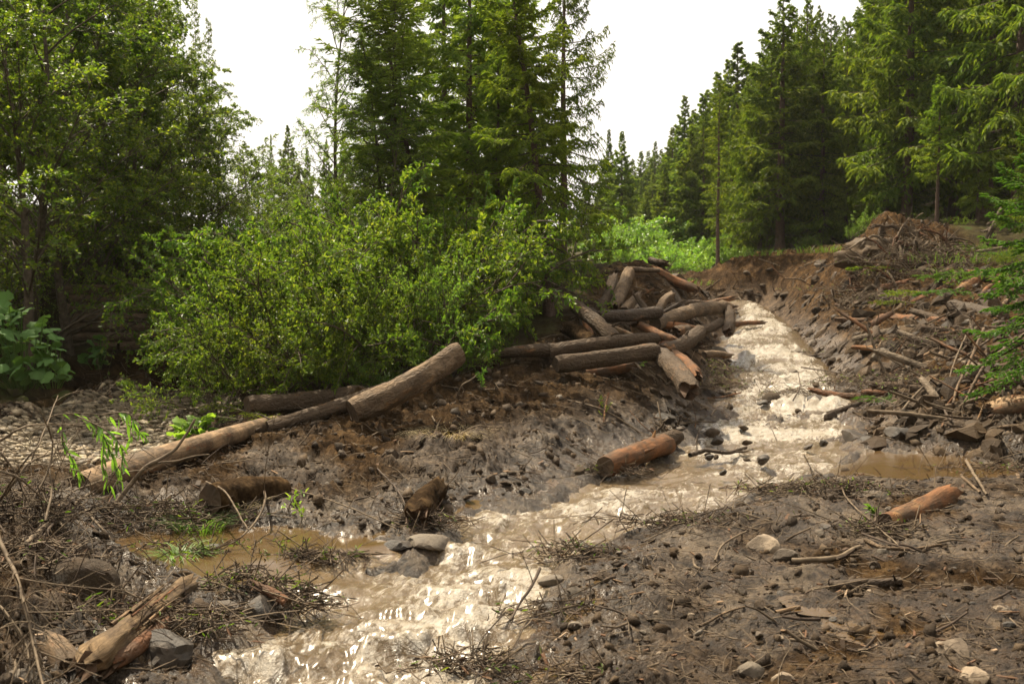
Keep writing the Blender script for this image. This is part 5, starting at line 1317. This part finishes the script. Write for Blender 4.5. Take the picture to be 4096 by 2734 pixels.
# ---- branches and sticks
def S(pts, r0, r1, mat, lab, near=.05, **kw):
    q = [A(x, y, b, near) for x, y, b in pts]
    return add_stick(q, r0, r1, mat, lab, **kw)
S([(109, 511, 0), (126, 490, 18), (143, 469, 40), (160, 458, 50), (174, 450, 58), (185, 436, 70), (195, 419, 85)], .022, .010, 'twig', 'long grey branch rising from the left mound across the debarked log', .05, cat='branch', name='branch', seed=1)
S([(143, 469, 40), (156, 463, 44), (175, 461, 42), (190, 456, 44), (209, 454, 40)], .012, .006, 'twig', 'side branch forking right across the debarked log', .06, cat='branch', name='branch', seed=2)
S([(103, 508, 0), (113, 488, 18), (124, 473, 30), (143, 469, 38)], .010, .006, 'twig', 'thin branch curving beside the long grey branch', .08, cat='branch', name='branch', seed=3)
S([(25, 544, 4), (50, 522, 10), (72, 505, 14), (91, 492, 12)], .021, .013, 'twig', 'grey stick slanting up the left mound', .1, seed=4)
S([(24, 560, 6), (45, 535, 10), (58, 515, 10), (75, 500, 10)], .014, .008, 'twig_dark', 'dark stick next to the grey slanting stick', .1, seed=5)
S([(82, 505, 8), (98, 524, 8), (112, 540, 3)], .013, .008, 'twig', 'stick falling down the right face of the left mound', .1, seed=6)
S([(206, 481, 10), (224, 490, 30), (237, 510, 30), (248, 529, 20)], .009, .006, 'twig', 'thin branch arching over the sawn log end down to the pool', .25, cat='branch', name='branch', seed=7)
S([(264, 488, 8), (265, 500, 16), (260, 514, 16), (248, 530, 12), (232, 542, 6), (210, 548, 3), (190, 549, 2)], .011, .005, 'twig', 'thin bent branch sweeping from the bank into the pool', .15, cat='branch', name='branch', seed=8, twigs=4)
S([(238, 477, 5), (265, 485, 5), (294, 493, 4)], .013, .008, 'twig', 'straight pale stick lying on the bank above the pool', .04, seed=9)
S([(266, 481, 6), (305, 492, 6), (350, 507, 5), (396, 528, 4)], .010, .005, 'twig', 'long pale stick running down the bank to the rapids', .06, seed=10, twigs=3)
S([(377, 468, 0), (393, 484, 6), (402, 497, 6), (407, 510, 2)], .009, .006, 'twig_dark', 'dark bent stick planted in the left bank', .1, seed=11)
S([(442, 490, 0), (453, 478, 14), (459, 469, 22), (455, 462, 30)], .006, .004, 'twig', 'hooked twig above the mud caked stump', .05, seed=12)
S([(540, 568, 12), (530, 588, 9), (520, 602, 5), (510, 620, 2)], .012, .008, 'twig_dark', 'dead stick standing in the shallows at the right of the rapids', .1, seed=13, twigs=4)
S([(591, 347, 4), (615, 362, 6), (645, 381, 0)], .020, .010, 'twig', 'straight pale stick leaning against the lower long log', .3, seed=14)
S([(619, 359, 6), (634, 362, 10), (641, 369, 8), (648, 376, 0)], .022, .014, 'twig', 'bent pale stick in front of the lower long log', .3, seed=15)
S([(560, 398, 0), (590, 405, 4), (612, 414, 4), (640, 432, 0)], .014, .010, 'twig', 'yellowish stick lying on the muddy left bank', .05, seed=16)
S([(604, 422, 0), (606, 404, 12), (609, 392, 22)], .018, .012, 'red_bark', 'short red stick standing on the muddy left bank', .05, seed=17)
S([(598, 410, 0), (601, 402, 6), (604, 396, 10)], .012, .009, 'red_bark', 'shorter red stick beside the standing red stick', .05, seed=18)
S([(984, 328, 24), (970, 360, 14), (958, 385, 12), (953, 403, 3)], .025, .016, 'bark_pale', 'tall bare pole leaning on the right bank', .3, cat='branch', name='branch', seed=19)
S([(1026, 333, 24), (1004, 349, 30), (987, 362, 30), (973, 385, 16), (965, 402, 3)], .028, .02, 'bark_pale', 'long bare branch slanting down from the young spruce', .3, cat='branch', name='branch', seed=20)
S([(967, 333, 20), (955, 360, 14), (945, 392, 3)], .014, .008, 'twig', 'thin bare stem left of the tall bare pole', .3, seed=21)
S([(792, 560, 1), (815, 559, 3), (838, 557, 3), (850, 550, 3), (860, 546, 3)], .022, .016, 'twig', 'curved stick in the middle of the right mud flat', .03, seed=22)
S([(865, 539, 2), (883, 547, 3), (910, 548, 3), (947, 544, 1)], .018, .012, 'bark_pale', 'long pale stick on the right mud flat', .03, seed=23)
S([(830, 585, 2), (865, 583, 3), (900, 581, 1)], .035, .028, 'bark_wet', 'dark bark log piece behind the brown puddle', .03, seed=24, wob=.02)
S([(840, 597, 2), (858, 601, 3), (872, 606, 0)], .022, .006, 'bark_wet', 'dark pointed stick lying in the brown puddle', .03, seed=25)
S([(760, 490, 2), (780, 486, 4), (808, 486, 2)], .04, .03, 'bark_wet', 'curved slab of dark bark at the edge of the stream', .03, seed=26, wob=.02)
S([(966, 460, 12), (975, 475, 10), (987, 494, 2)], .018, .012, 'twig', 'dark stick leaning near the right channel', .05, seed=27)
S([(961, 475, 4), (980, 492, 2)], .016, .012, 'bark_pale', 'short pale stick under the dark leaning stick', .03, seed=28)
S([(985, 454, 2), (1002, 455, 2)], .028, .02, 'red_bark', 'chunk of red bark by the right channel', .02, seed=29)
S([(715, 560, 1), (722, 545, 6), (735, 536, 6), (746, 531, 2)], .010, .007, 'twig', 'thin curved twig left of the pale flat topped stone', .03, seed=30)
S([(842, 478, 10), (845, 495, 4), (870, 520, 4), (900, 545, 2)], .008, .006, 'twig', 'long thin twig lying across the right mud flat', .05, seed=31)
S([(862, 533, 2), (885, 541, 3), (915, 551, 1)], .010, .008, 'twig_dark', 'thin dark stick crossing the long pale stick', .05, seed=32)
S([(793, 400, 10), (800, 386, 14), (798, 372, 20)], .012, .006, 'twig_dark', 'dark twig standing up in the far rapids', .1, seed=33)
S([(801, 367, 8), (825, 370, 8), (846, 374, 3)], .014, .008, 'twig_dark', 'dark branch trailing in the rapids from the right bank', .1, seed=34, twigs=8)
S([(777, 440, 4), (770, 425, 14), (768, 414, 20)], .006, .003, 'twig_dark', 'small snag standing in the rapids', .05, seed=35)
S([(690, 455, 3), (705, 450, 5), (728, 452, 4), (746, 447, 2)], .03, .02, 'bark_wet', 'driftwood lying low in the stream at the bend', .02, seed=36, twigs=3)
S([(1003, 208, 34), (994, 225, 18), (985, 241, 2)], .09, .06, 'grey_wood', 'leaning dead trunk at the right edge of the forest', .2, cat='trunk', name='dead_trunk', seed=37, twigs=8)
S([(975, 252, 3), (1000, 248, 3), (1022, 244, 2)], .05, .04, 'grey_wood', 'fallen grey trunk below the leaning dead trunk', .2, cat='trunk', name='dead_trunk', seed=38)
S([(880, 420, 6), (862, 416, 4), (842, 404, 3)], .012, .008, 'twig_dark', 'dark stick reaching from the right bank into the rapids', .05, seed=39, twigs=4)
S([(875, 352, 10), (883, 340, 14)], .03, .02, 'bark_pale', 'white wood splinter standing on the right bank', .1, seed=40)
S([(940, 328, 3), (956, 331, 3)], .035, .02, 'debarked', 'bright wood chip high on the right bank', .1, seed=41)
S([(868, 332, 4), (880, 325, 4)], .03, .015, 'debarked', 'bright grey wood chip left of the upright pale pole', .1, seed=42)
S([(918, 358, 4), (934, 350, 5)], .03, .015, 'debarked', 'bright broken stick above the boulders', .1, seed=43)
S([(455, 400, 0), (462, 385, 16), (470, 380, 20), (480, 372, 24)], .012, .006, 'twig', 'muddy root hooking out of the bank under the log end', .1, seed=44)
S([(700, 625, 1), (728, 611, 2), (745, 606, 1)], .01, .006, 'bark_pale', 'pale stick left of the brown puddle', .03, seed=45)
S([(775, 612, 1), (800, 606, 2)], .016, .012, 'debarked', 'yellowish stick end at the left tip of the puddle', .03, seed=46)
# dead spruce branch with fine twigs hanging down at the far left
S([(-4, 530, 40), (8, 558, 30), (19, 584, 30), (26, 610, 22), (31, 632, 16), (36, 655, 10), (44, 690, 4)], .014, .006, 'twig', 'dead branch with a fan of fine grey twigs in the lower left corner', .4, cat='branch', name='branch', seed=50, twigs=26)
S([(-6, 600, 20), (8, 615, 18), (25, 640, 10), (30, 670, 3)], .009, .004, 'twig', 'smaller dead branch under the fan of fine twigs', .3, cat='branch', name='branch', seed=51, twigs=16)
for i, (pts, lab) in enumerate([
 ([(0, 500, 0), (18, 470, 40), (40, 440, 75), (58, 395, 110)], 'dead twig rising highest over the gravel bar on the left'),
 ([(5, 495, 4), (30, 462, 40), (60, 452, 45), (100, 448, 45), (148, 447, 40)], 'long arched dead twig in front of the gravel bar'),
 ([(30, 505, 4), (48, 470, 40), (52, 440, 70), (40, 410, 100)], 'forked dead twig at the left'),
 ([(0, 440, 70), (30, 425, 85), (70, 424, 85), (105, 428, 80)], 'horizontal dead twig above the hanging leaves'),
 ([(45, 520, 4), (52, 490, 26), (50, 465, 44), (60, 440, 66)], 'crooked dead twig in front of the debarked log'),
 ([(0, 470, 40), (20, 478, 36), (45, 500, 18), (60, 520, 6)], 'dead twig drooping over the left mound'),
 ([(0, 452, 56), (14, 470, 40), (22, 490, 20), (30, 505, 8)], 'short dead twig at the very left edge'),
 ([(60, 505, 6), (75, 490, 20), (100, 480, 24), (128, 462, 40)], 'thin dead twig beside the hanging leaves')]):
    S(pts, .010, .0035, 'twig', lab, .35, cat='branch', name='branch', group='dead twigs over the left mound', seed=60 + i, twigs=7)
# random sticks
for zone, n, sd_, lo, hi, r, lab, grp in [
 (ZR, 125, 21, .2, 1.2, .022, 'bare stick tangled in the debris of the right bank', 'sticks in the right bank'), (ZM, 34, 22, .3, 1.0, .022, 'root or stick poking out of the far mud bank', 'sticks in the far mud bank'),
 (ZF, 44, 23, .08, .35, .009, 'short stick on the right mud flat', 'sticks on the right mud flat'), (ZL, 34, 24, .12, .45, .008, 'thin root sticking out of the left bank', 'roots in the left bank'),
 (ZN, 26, 25, .1, .4, .007, 'thin twig on the left mound', 'twigs on the left mound'), ([(560, 330), (640, 300), (720, 310), (730, 340), (690, 390), (600, 380)], 46, 26, .2, .8, .016, 'broken stick among the piled logs', 'sticks among the piled logs'),
 ([(610, 290), (640, 262), (690, 275), (700, 300), (650, 310)], 16, 27, .2, .8, .016, 'stick poking from the earth heap', 'sticks on the earth heap'), ([(690, 395), (735, 375), (735, 400), (700, 425), (640, 440)], 26, 28, .15, .6, .012, 'wet stick at the edge of the rapids', 'wet sticks along the rapids')]:
    rg = np.random.default_rng(sd_)
    for i, q in enumerate(spread(n, zone, sd_)):
        p = ground_pts([q])[0]; L = math.exp(rg.uniform(math.log(lo), math.log(hi))); az = rg.uniform(0, 6.28); el = abs(rg.normal(0, .35))
        d = np.array([math.cos(az) * math.cos(el), math.sin(az) * math.cos(el) * .7, math.sin(el)])
        pts = [p - d * L * .25 + [0, 0, .03], p + d * L * .25 + rg.normal(0, .05 * L, 3) + [0, 0, .03], p + d * L * .75 + rg.normal(0, .06 * L, 3) + [0, 0, .04]]
        r0 = r * rg.uniform(.5, 1.5)
        add_stick(pts, r0, r0 * rg.uniform(.4, .8), ['twig', 'bark', 'twig_dark', 'bark_pale', 'twig', 'torn', 'grey_wood'][i % 7] if r > .01 else ['twig', 'twig_dark'][i % 2], lab, seed=i, group=grp, K=7, name='root' if zone in (ZL, ZM) else 'twig' if zone is ZN else 'stick', cat='root' if zone in (ZL, ZM) else 'twig' if zone is ZN else 'stick')

# ---- tangles of flood debris: too fine to count
def debris(px, py, wx_, wy_, h, n, lab, seed, green=40):
    rg = np.random.default_rng(seed); c = A(px, py, 2); c[2] = max(c[2], float(fine_z(c[0], c[1])))
    p = np.stack([rg.normal(0, wx_ / 2.2, n), rg.normal(0, wy_ / 2.2, n), rg.uniform(-.03, h, n)], 1); p[:, 2] *= np.exp(-(p[:, 0] / wx_) ** 2 * 2 - (p[:, 1] / wy_) ** 2 * 2)
    d = nrm(rg.normal(size=(n, 3)) * [1, .7, .45]); L = np.exp(rg.normal(math.log(.14), .75, n)).clip(.03, .7); s = np.linspace(-.5, .5, 4)[None, :, None]
    pth = p[:, None] + d[:, None] * L[:, None, None] * s + nrm(rg.normal(size=(n, 3)))[:, None] * L[:, None, None] * .35 * s ** 2
    ch = [(*tubes(pth[:n // 2], np.repeat(np.linspace(.005, .002, 4)[None], n // 2, 0), 3), 0), (*tubes(pth[n // 2:], np.repeat(np.linspace(.006, .003, 4)[None], n - n // 2, 0), 3), 1)]
    m = n // 3; k = rg.integers(0, n, m)
    lv, lf = leaf_quads(p[k], nrm(rg.normal(size=(m, 3)) * [1, .8, .3]), nrm(rg.normal(0, .6, (m, 3)) + [0, 0, 1]), rg.uniform(.03, .1, m), rg.uniform(.008, .025, m))
    ch.append((lv, lf, 2))
    if green:
        k = rg.integers(0, n, green)
        lv, lf = leaf_quads(p[k] + [0, 0, .02], nrm(rg.normal(size=(green, 3)) * [1, .8, .5]), nrm(rg.normal(0, .6, (green, 3)) + [0, 0, 1]), rg.uniform(.04, .07, green), rg.uniform(.008, .014, green)); ch.append((lv, lf, 3))
    o = ob('debris', mesh_np('debris', ch, [M['twig_dark'], M['twig'], M['chip'], M['leaf']]), loc=tuple(c), kind='stuff', label=lab)
for i, (px, py, w, wy_, h, n, lab, g) in enumerate([
 (610, 470, .5, .25, .08, 200, 'mud and twigs heaped against the peeling log', 10), (880, 528, .4, .2, .06, 160, 'bark crumbs round the orange bark log', 20), (240, 545, .5, .2, .03, 60, 'floating sticks and leaves on the pool', 50), (165, 548, .35, .25, .06, 70, 'twigs and mud at the left end of the pool', 40),
 (240, 590, .4, .25, .18, 200, 'tangle of twigs and leaves caught behind the decayed log', 90), (303, 603, .3, .2, .15, 170, 'tangle of wet debris round the red stick in the rapids', 20),
 (312, 556, .5, .18, .06, 240, 'raft of dark sticks between pool and rapids', 60), (471, 662, .34, .16, .10, 160, 'clump of wet debris with water combing over it', 10),
 (205, 555, .22, .15, .06, 90, 'green twigs and debris snagged in the pool', 110), (576, 552, .45, .2, .1, 130, 'debris washed up at the right edge of the rapids', 30), (568, 612, .5, .25, .06, 110, 'debris in the shallows by the dead stick', 20),
 (425, 522, .4, .25, .14, 220, 'tangle of roots at the foot of the mud caked stump', 30), (180, 630, .5, .3, .1, 260, 'wood crumbs and moss along the decayed log', 60), (150, 520, .6, .4, .22, 360, 'tangle of twigs behind the pool under the debarked log', 70),
 (205, 515, .5, .3, .15, 260, 'grass and twigs at the back of the pool', 110), (702, 385, 1.0, .8, .28, 420, 'dark brush caught on the bank of the far rapids', 60), (715, 372, .8, .7, .2, 260, 'brush below the log pile at the waterline', 70),
 (560, 675, .7, .15, .05, 120, 'debris stranded at the bottom of the right mud flat', 30), (825, 490, 1.0, .3, .07, 380, 'line of bark and twigs along the edge of the right mud flat', 60), (700, 520, .9, .35, .06, 300, 'bark litter at the edge of the stream on the right', 30),
 (925, 262, 2.2, 1.2, .4, 500, 'brush and roots on the right shoulder of the root heap', 120), (975, 275, 2.4, 1.6, .4, 500, 'brush tangled at the foot of the dead trunks', 160), (900, 300, 1.6, 1.0, .3, 420, 'broken wood spilling down from the root heap', 60), (840, 290, 1.3, .9, .2, 260, 'roots and twigs on the shoulder of the mud bank', 40),
 (765, 340, 1.2, .6, .12, 240, 'dark brush caught on rocks in the upper rapids', 20), (805, 356, 1.0, .5, .12, 220, 'dark brush on the right side of the upper rapids', 20), (790, 395, .8, .4, .12, 180, 'snagged twigs in the middle of the rapids', 10),
 (920, 385, 1.6, .9, .25, 500, 'brush tangled over the lower right bank', 80), (960, 345, 1.8, 1.2, .3, 500, 'brush tangled over the middle of the right bank', 90), (860, 385, .9, .9, .12, 300, 'fine brush on the gravel spit by the rapids', 50), (1000, 470, 1.2, .4, .08, 300, 'twigs and bark along the right channel', 30),
 (40, 560, .6, .4, .14, 300, 'fine roots over the left mound', 20), (90, 620, .6, .35, .1, 300, 'grass roots and leaves on the face of the left mound', 60), (30, 512, .7, .4, .25, 360, 'dense thicket of dead twigs on top of the left mound', 30)]):
    debris(px, py, w, wy_, h, n, lab, 300 + i, g)

# ---- plants
def rosette(name, px, py, n, size, mat, lab, seed, spreadx, h, near=0, big=True, group=None, d=None):
    rg = np.random.default_rng(seed); c = A(px, py, 2, near) if d is None else P(px, py, d)
    e = bpy.data.objects.new(name, None); col.objects.link(e); e.location = c; tag(e, lab, 'plant', group)
    mes = []
    for v_ in range(4):
        rr = np.array([0, .35, .7, 1.0]); NA = 22; a = np.linspace(.3, 2 * np.pi - .3, NA)
        out = []
        for r_ in rr:
            rad = r_ * (1 + .10 * np.sin(a * 9 + v_) + .05 * np.sin(a * 17)) * (1.08 - .18 * np.cos(a))
            out.append(np.stack([-rad * np.cos(a) + .12, rad * np.sin(a), .16 * r_ ** 1.5 * np.sin(a * 5 + v_) * .6 - .25 * r_ ** 2 + .04 * np.cos(a * 11) * r_], -1))
        V = np.concatenate(out); q = grid_faces(4, NA)
        mes.append(mesh_np('leaf', [(V, q, 0)], M[mat]))
    stems = []
    for k in range(n):
        a = rg.uniform(0, 6.28); rad = math.sqrt(rg.uniform(0, 1))
        pos = np.array([math.cos(a) * rad * spreadx, math.sin(a) * rad * spreadx * .6 - .1, h * rg.uniform(.12, 1.0) * (1.1 - .5 * rad * rad)])
        s_ = size * rg.uniform(.6, 1.2)
        o = ob('leaf', mes[k % 4], parent=e); o.location = pos; o.scale = (s_, s_, s_)
        o.rotation_euler = (rg.normal(.35, .5), rg.normal(0, .5), rg.uniform(0, 6.28))
        stems.append(resample([np.array([pos[0] * .4, pos[1] * .4, -.05]), pos * [.8, .8, .6], pos], 4))
    ob('stems', mesh_np('stems', [(*tubes(np.array(stems), np.full((n, 4), .006), 4), 0)], M['grass']), parent=e)
rosette('butterbur', 24, 384, 60, .112, 'leaf_big', 'large butterbur with broad round leaves on the left bank', 1, .62, 1.15, d=14.8)
rosette('butterbur', 2, 350, 30, .11, 'leaf_big', 'butterbur with pale leaves at the left edge', 2, .5, .8, d=15.2)
rosette('butterbur', 54, 384, 22, .095, 'leaf_big', 'lower butterbur leaves drooping to the dark bank', 3, .3, .6, d=14.6)
rosette('butterbur', 97, 366, 18, .09, 'leaf_big', 'small green plant alone in front of the timber wall', 4, .2, .6, d=19.4)
rosette('butterbur', 203, 436, 30, .085, 'leaf_bright', 'bright green butterbur at the edge of the gravel bar', 5, .33, .24, .0)
def bough(px, py, L, rot, tilt, lab, seed, mat='needle_bright', group=None, lift=.05, below=0):
    rg = np.random.default_rng(seed); c = A(px, py, below); c[2] += lift
    s = np.linspace(0, 1, 7)
    B = np.stack([L * s, .06 * L * np.sin(s * 3 + seed), L * (math.tan(tilt) * s - .22 * s ** 2)], -1)[None]
    Lt = laterals(B, 22, rg, lf=.42, hang=.18, t0=.05)
    p, d = path_samples(Lt, 9, .05, 1, rg); n = len(p)
    sd = nrm(np.cross(d, np.array([0, 0, 1.]))) * np.resize([1., -1., 0.], n)[:, None]
    nv, nf = shoots(p, nrm(d * .8 + sd * .8 + rg.normal(0, .12, (n, 3))), L * .085 * rg.uniform(.6, 1.2, n), L * .009 * np.ones(n), rg, 3)
    e = ob('spruce_bough', mesh_np('spruce_bough', [(*tubes(B, np.linspace(.012, .004, 7)[None], 5), 0), (*tubes(Lt, np.repeat(np.linspace(.004, .002, 4)[None], len(Lt), 0), 3), 0)], M['stem']), loc=tuple(c), label=lab, cat='bough', group=group)
    e.rotation_euler = (0, 0, rot)
    ob('needles', mesh_np('needles', [(nv, nf, 0)], M[mat], smooth=False), parent=e)
for i, (px, py, L, rot, tl, lab) in enumerate([
 (258, 420, .75, 2.7, .35, 'green spruce bough drooping left under the sawn log end'), (285, 397, .8, 1.9, .3, 'green spruce bough behind the horizontal log'), (262, 398, .7, 2.6, .3, 'green spruce bough above the sawn log end'),
 (245, 425, .6, 3.4, .3, 'lowest green spruce bough touching the gravel'), (275, 430, .55, 2.3, .4, 'green spruce bough between horizontal and debarked log'), (310, 392, .7, 2.2, .35, 'green spruce bough beside the grass tuft')]):
    bough(px, py, L, rot, tl, lab, i, 'needle_bright' if i % 2 else 'needle', 'spruce boughs under the logs')
for i, (px, py, L, rot, lab) in enumerate([
 (925, 280, 1.6, .2, 'green spruce bough under the root heap'), (905, 275, 1.3, 2.8, 'spruce bough hanging left of the green one'), (945, 292, 1.5, .8, 'spruce bough lying on the upper right slope'), (960, 262, 1.8, 0.1, 'spruce bough right of the root heap'),
 (985, 268, 1.8, .4, 'spruce bough at the foot of the dead trunks'), (930, 300, 1.2, 3.6, 'spruce bough above the dark rounded log'), (1005, 285, 1.8, 2.5, 'spruce bough beside the bright young spruce'), (940, 255, 1.5, .6, 'spruce bough on the right shoulder of the root heap'),
 (915, 310, 1.0, 2.2, 'small spruce bough by the upright pale pole'), (975, 300, 1.3, 3.3, 'spruce bough over the splintered reddish log'), (620, 262, 1.5, -.6, 'spruce bough lying on the earth heap'), (640, 256, 1.3, .4, 'small spruce bough at the top of the earth heap'), (895, 412, .7, 2.0, 'small green spruce sprig by the right channel')]):
    bough(px, py, L, rot, .25, lab, 40 + i, 'needle' if i % 3 else 'needle_bright', 'spruce boughs on the flood debris', .12)
def tuft(name, px, py, n, L, w, mat, lab, seed, spr, cat='grass', arch=.7):
    rg = np.random.default_rng(seed); c = A(px, py, 0)
    a = rg.uniform(0, 6.28, n); r = np.sqrt(rg.uniform(0, 1, n)) * spr
    p = np.stack([np.cos(a) * r, np.sin(a) * r, np.zeros(n) - .02], 1); out = nrm(np.stack([np.cos(a + rg.normal(0, .6, n)), np.sin(a + rg.normal(0, .6, n)), np.zeros(n)], 1))
    LL = L * rg.uniform(.5, 1.2, n); s = np.linspace(0, 1, 5)
    ctr = p[:, None] + np.array([0, 0, 1.]) * (LL[:, None] * (s - .55 * arch * s ** 2.2))[..., None] + out[:, None] * (LL[:, None] * (.25 * s + arch * .6 * s ** 2))[..., None]
    sd = np.cross(out, np.array([0, 0, 1.])); ww = w * (1 - s ** 1.5)[None, :, None]
    V = np.stack([ctr - sd[:, None] * ww, ctr + sd[:, None] * ww], 2).reshape(-1, 3)
    i = np.arange(4) * 2; q = np.stack([i, i + 1, i + 3, i + 2], -1)
    q = (np.arange(n)[:, None, None] * 10 + q[None]).reshape(-1, 4)
    ob(name, mesh_np(name, [(V, q, 0)], M[mat], smooth=False), loc=tuple(c), kind='stuff', label=lab)
tuft('grass', 345, 384, 500, .55, .005, 'grass', 'bright grass tuft behind the horizontal log', 1, .35)
tuft('grass', 325, 380, 300, .5, .005, 'grass', 'long grass left of the bright tuft', 2, .3)
tuft('grass', 385, 386, 300, .35, .006, 'grass', 'short grass at the foot of the bushes', 3, .5)
tuft('grass', 300, 388, 240, .35, .006, 'grass', 'grass between the boughs and the tuft', 4, .35)
tuft('grass', 235, 505, 120, .22, .004, 'straw', 'dry grass hanging over the sawn log end', 5, .25, arch=1.1)
tuft('grass', 450, 436, 260, .32, .003, 'straw', 'flattened dry grass on the muddy left bank', 6, .35, arch=1.5)
tuft('grass', 200, 530, 160, .3, .005, 'grass', 'green grass blades at the back of the pool', 7, .2, arch=1.0)
tuft('grass', 180, 560, 60, .3, .007, 'grass', 'green blades floating in the pool', 8, .12, arch=1.3)
for i, (px, py, n) in enumerate([(720, 262, 300), (770, 255, 300), (830, 252, 400), (690, 284, 200), (950, 262, 300), (985, 278, 300)]):
    tuft('grass', px, py, n // 2, .4, .008, 'grass', ['grass at the left end of the mud bank crest', 'grass under the big spruce', 'grass at the forest edge above the mud bank', 'grass at the far end of the stream', 'grass behind the root heap', 'grass on the upper right slope'][i], 20 + i, 1.1)
def seedling(px, py, H, lab, seed, n=40, mat='leaf_bright', lL=.05):
    rg = np.random.default_rng(seed); c = A(px, py, 0)
    pth = resample([np.array([0, 0, -.03]), np.array([.02, 0, H * .5]), np.array([.05 * rg.normal(), .03, H])], 6)
    C = children(pth[None], 6, .2, 1, .8, .5, .05, rg, K=4, up=.2)
    o = ob('seedling', mesh_np('seedling', [(*tubes(pth[None], np.linspace(.006, .003, 6)[None], 5), 0), (*tubes(C, np.repeat(np.linspace(.003, .0015, 4)[None], len(C), 0), 3), 0)], M['stem']), loc=tuple(c), label=lab, cat='plant')
    p, d = path_samples(C, n // 6, .2, 1.05, rg); m = len(p)
    lv, lf = leaf_quads(p, nrm(d + rg.normal(0, .6, (m, 3))), nrm(rg.normal(0, .5, (m, 3)) + [0, 0, .9]), lL * rg.uniform(.7, 1.3, m), lL * .5 * rg.uniform(.7, 1.3, m))
    ob('leaves', mesh_np('leaves', [(lv, lf, 0)], M[mat], smooth=False), parent=o)
seedling(480, 398, .32, 'bright green seedling sprouting from the muddy bank', 1, 70)
seedling(482, 374, .2, 'tiny yellow seedling under the long dark logs', 2, 24)
seedling(288, 512, .16, 'small green leaf sprig hanging on the bank above the pool', 3, 18)
seedling(300, 522, .12, 'small green sprig at the right end of the pool', 4, 12)
seedling(604, 424, .3, 'spruce green sprig beside the red sticks', 5, 40, 'needle', .035)
seedling(640, 372, .35, 'green sprig in the dark under the lower long log', 6, 50)
seedling(875, 520, .08, 'yellow green moss sprig beside the orange bark log', 7, 30)
# hanging willow shoot with long leaves, each a part
wb = A(62, 425, 90, .5)
e = bpy.data.objects.new('willow_shoot', None); col.objects.link(e); e.location = wb
tag(e, 'hanging willow shoot with long bright leaves in front of the gravel bar', 'branch')
rg = np.random.default_rng(9)
lm = []
for v_ in range(3):
    s = np.linspace(0, 1, 6); ww = .085 * np.sin(np.pi * s ** .8) + .002; dr = -.22 * s ** 2 * (1 + .4 * v_)
    V = np.concatenate([np.stack([s, -ww, dr + .02], 1), np.stack([s, np.zeros(6), dr], 1), np.stack([s, ww, dr + .02], 1)])
    lm.append(mesh_np('leaf', [(V, grid_faces(3, 6), 0)], M['leaf_bright']))
def wp(px, py): return P(px, py, wb[1]) - wb
arcs = [[(30, 470), (45, 425), (66, 412), (100, 415), (125, 424), (132, 440)], [(66, 412), (85, 420), (100, 440), (106, 465), (110, 490)], [(80, 414), (112, 425), (124, 445), (126, 470)], [(60, 414), (66, 440), (74, 460), (78, 480)],
        [(90, 416), (104, 432), (115, 455), (118, 480)], [(100, 415), (130, 412), (136, 428), (142, 435)]]
paths = []
for k, ar in enumerate(arcs):
    q = resample([wp(*z) + np.array([0, rg.normal(0, .06), 0]) for z in ar], 14); paths.append(q)
    n = 11 if k == 0 else 26
    pp, dd = path_samples(q[None], n, .35 if k == 0 else .15, 1, rg)
    for p, d in zip(pp, dd):
        o = ob('leaf', lm[rg.integers(3)], parent=e); o.location = p; L = rg.uniform(.07, .135); o.scale = (L, L * 1.15, L)
        dv = nrm(d * .6 + rg.normal(0, .45, 3) + np.array([.1, 0, -.55])); o.rotation_mode = 'QUATERNION'
        o.rotation_quaternion = Vector(dv).to_track_quat('X', 'Z') @ Quaternion((1, 0, 0), rg.normal(0, .7))
ob('twigs', mesh_np('twigs', [(*tubes(np.array(paths), np.repeat(np.linspace(.007, .002, 14)[None], len(paths), 0), 5), 0)], M['twig']), parent=e)

# ---- thin haze filling the valley
hz_v = np.array([[x, y, z] for x in (-206, 206) for y in (-78, 306) for z in (-9.0, 62.0)], float)
hm = bpy.data.materials.new('haze'); hm.use_nodes = True; hm.node_tree.nodes.clear()
ho = hm.node_tree.nodes.new('ShaderNodeOutputMaterial'); hv = hm.node_tree.nodes.new('ShaderNodeVolumePrincipled')
hv.inputs['Color'].default_value = (.95, .95, .9, 1); hv.inputs['Density'].default_value = .00025
hm.node_tree.links.new(hv.outputs[0], ho.inputs['Volume'])
ob('haze', mesh_np('haze', [(hz_v, bf, 0)], hm, smooth=False), kind='stuff', label='thin pale haze in the valley air')
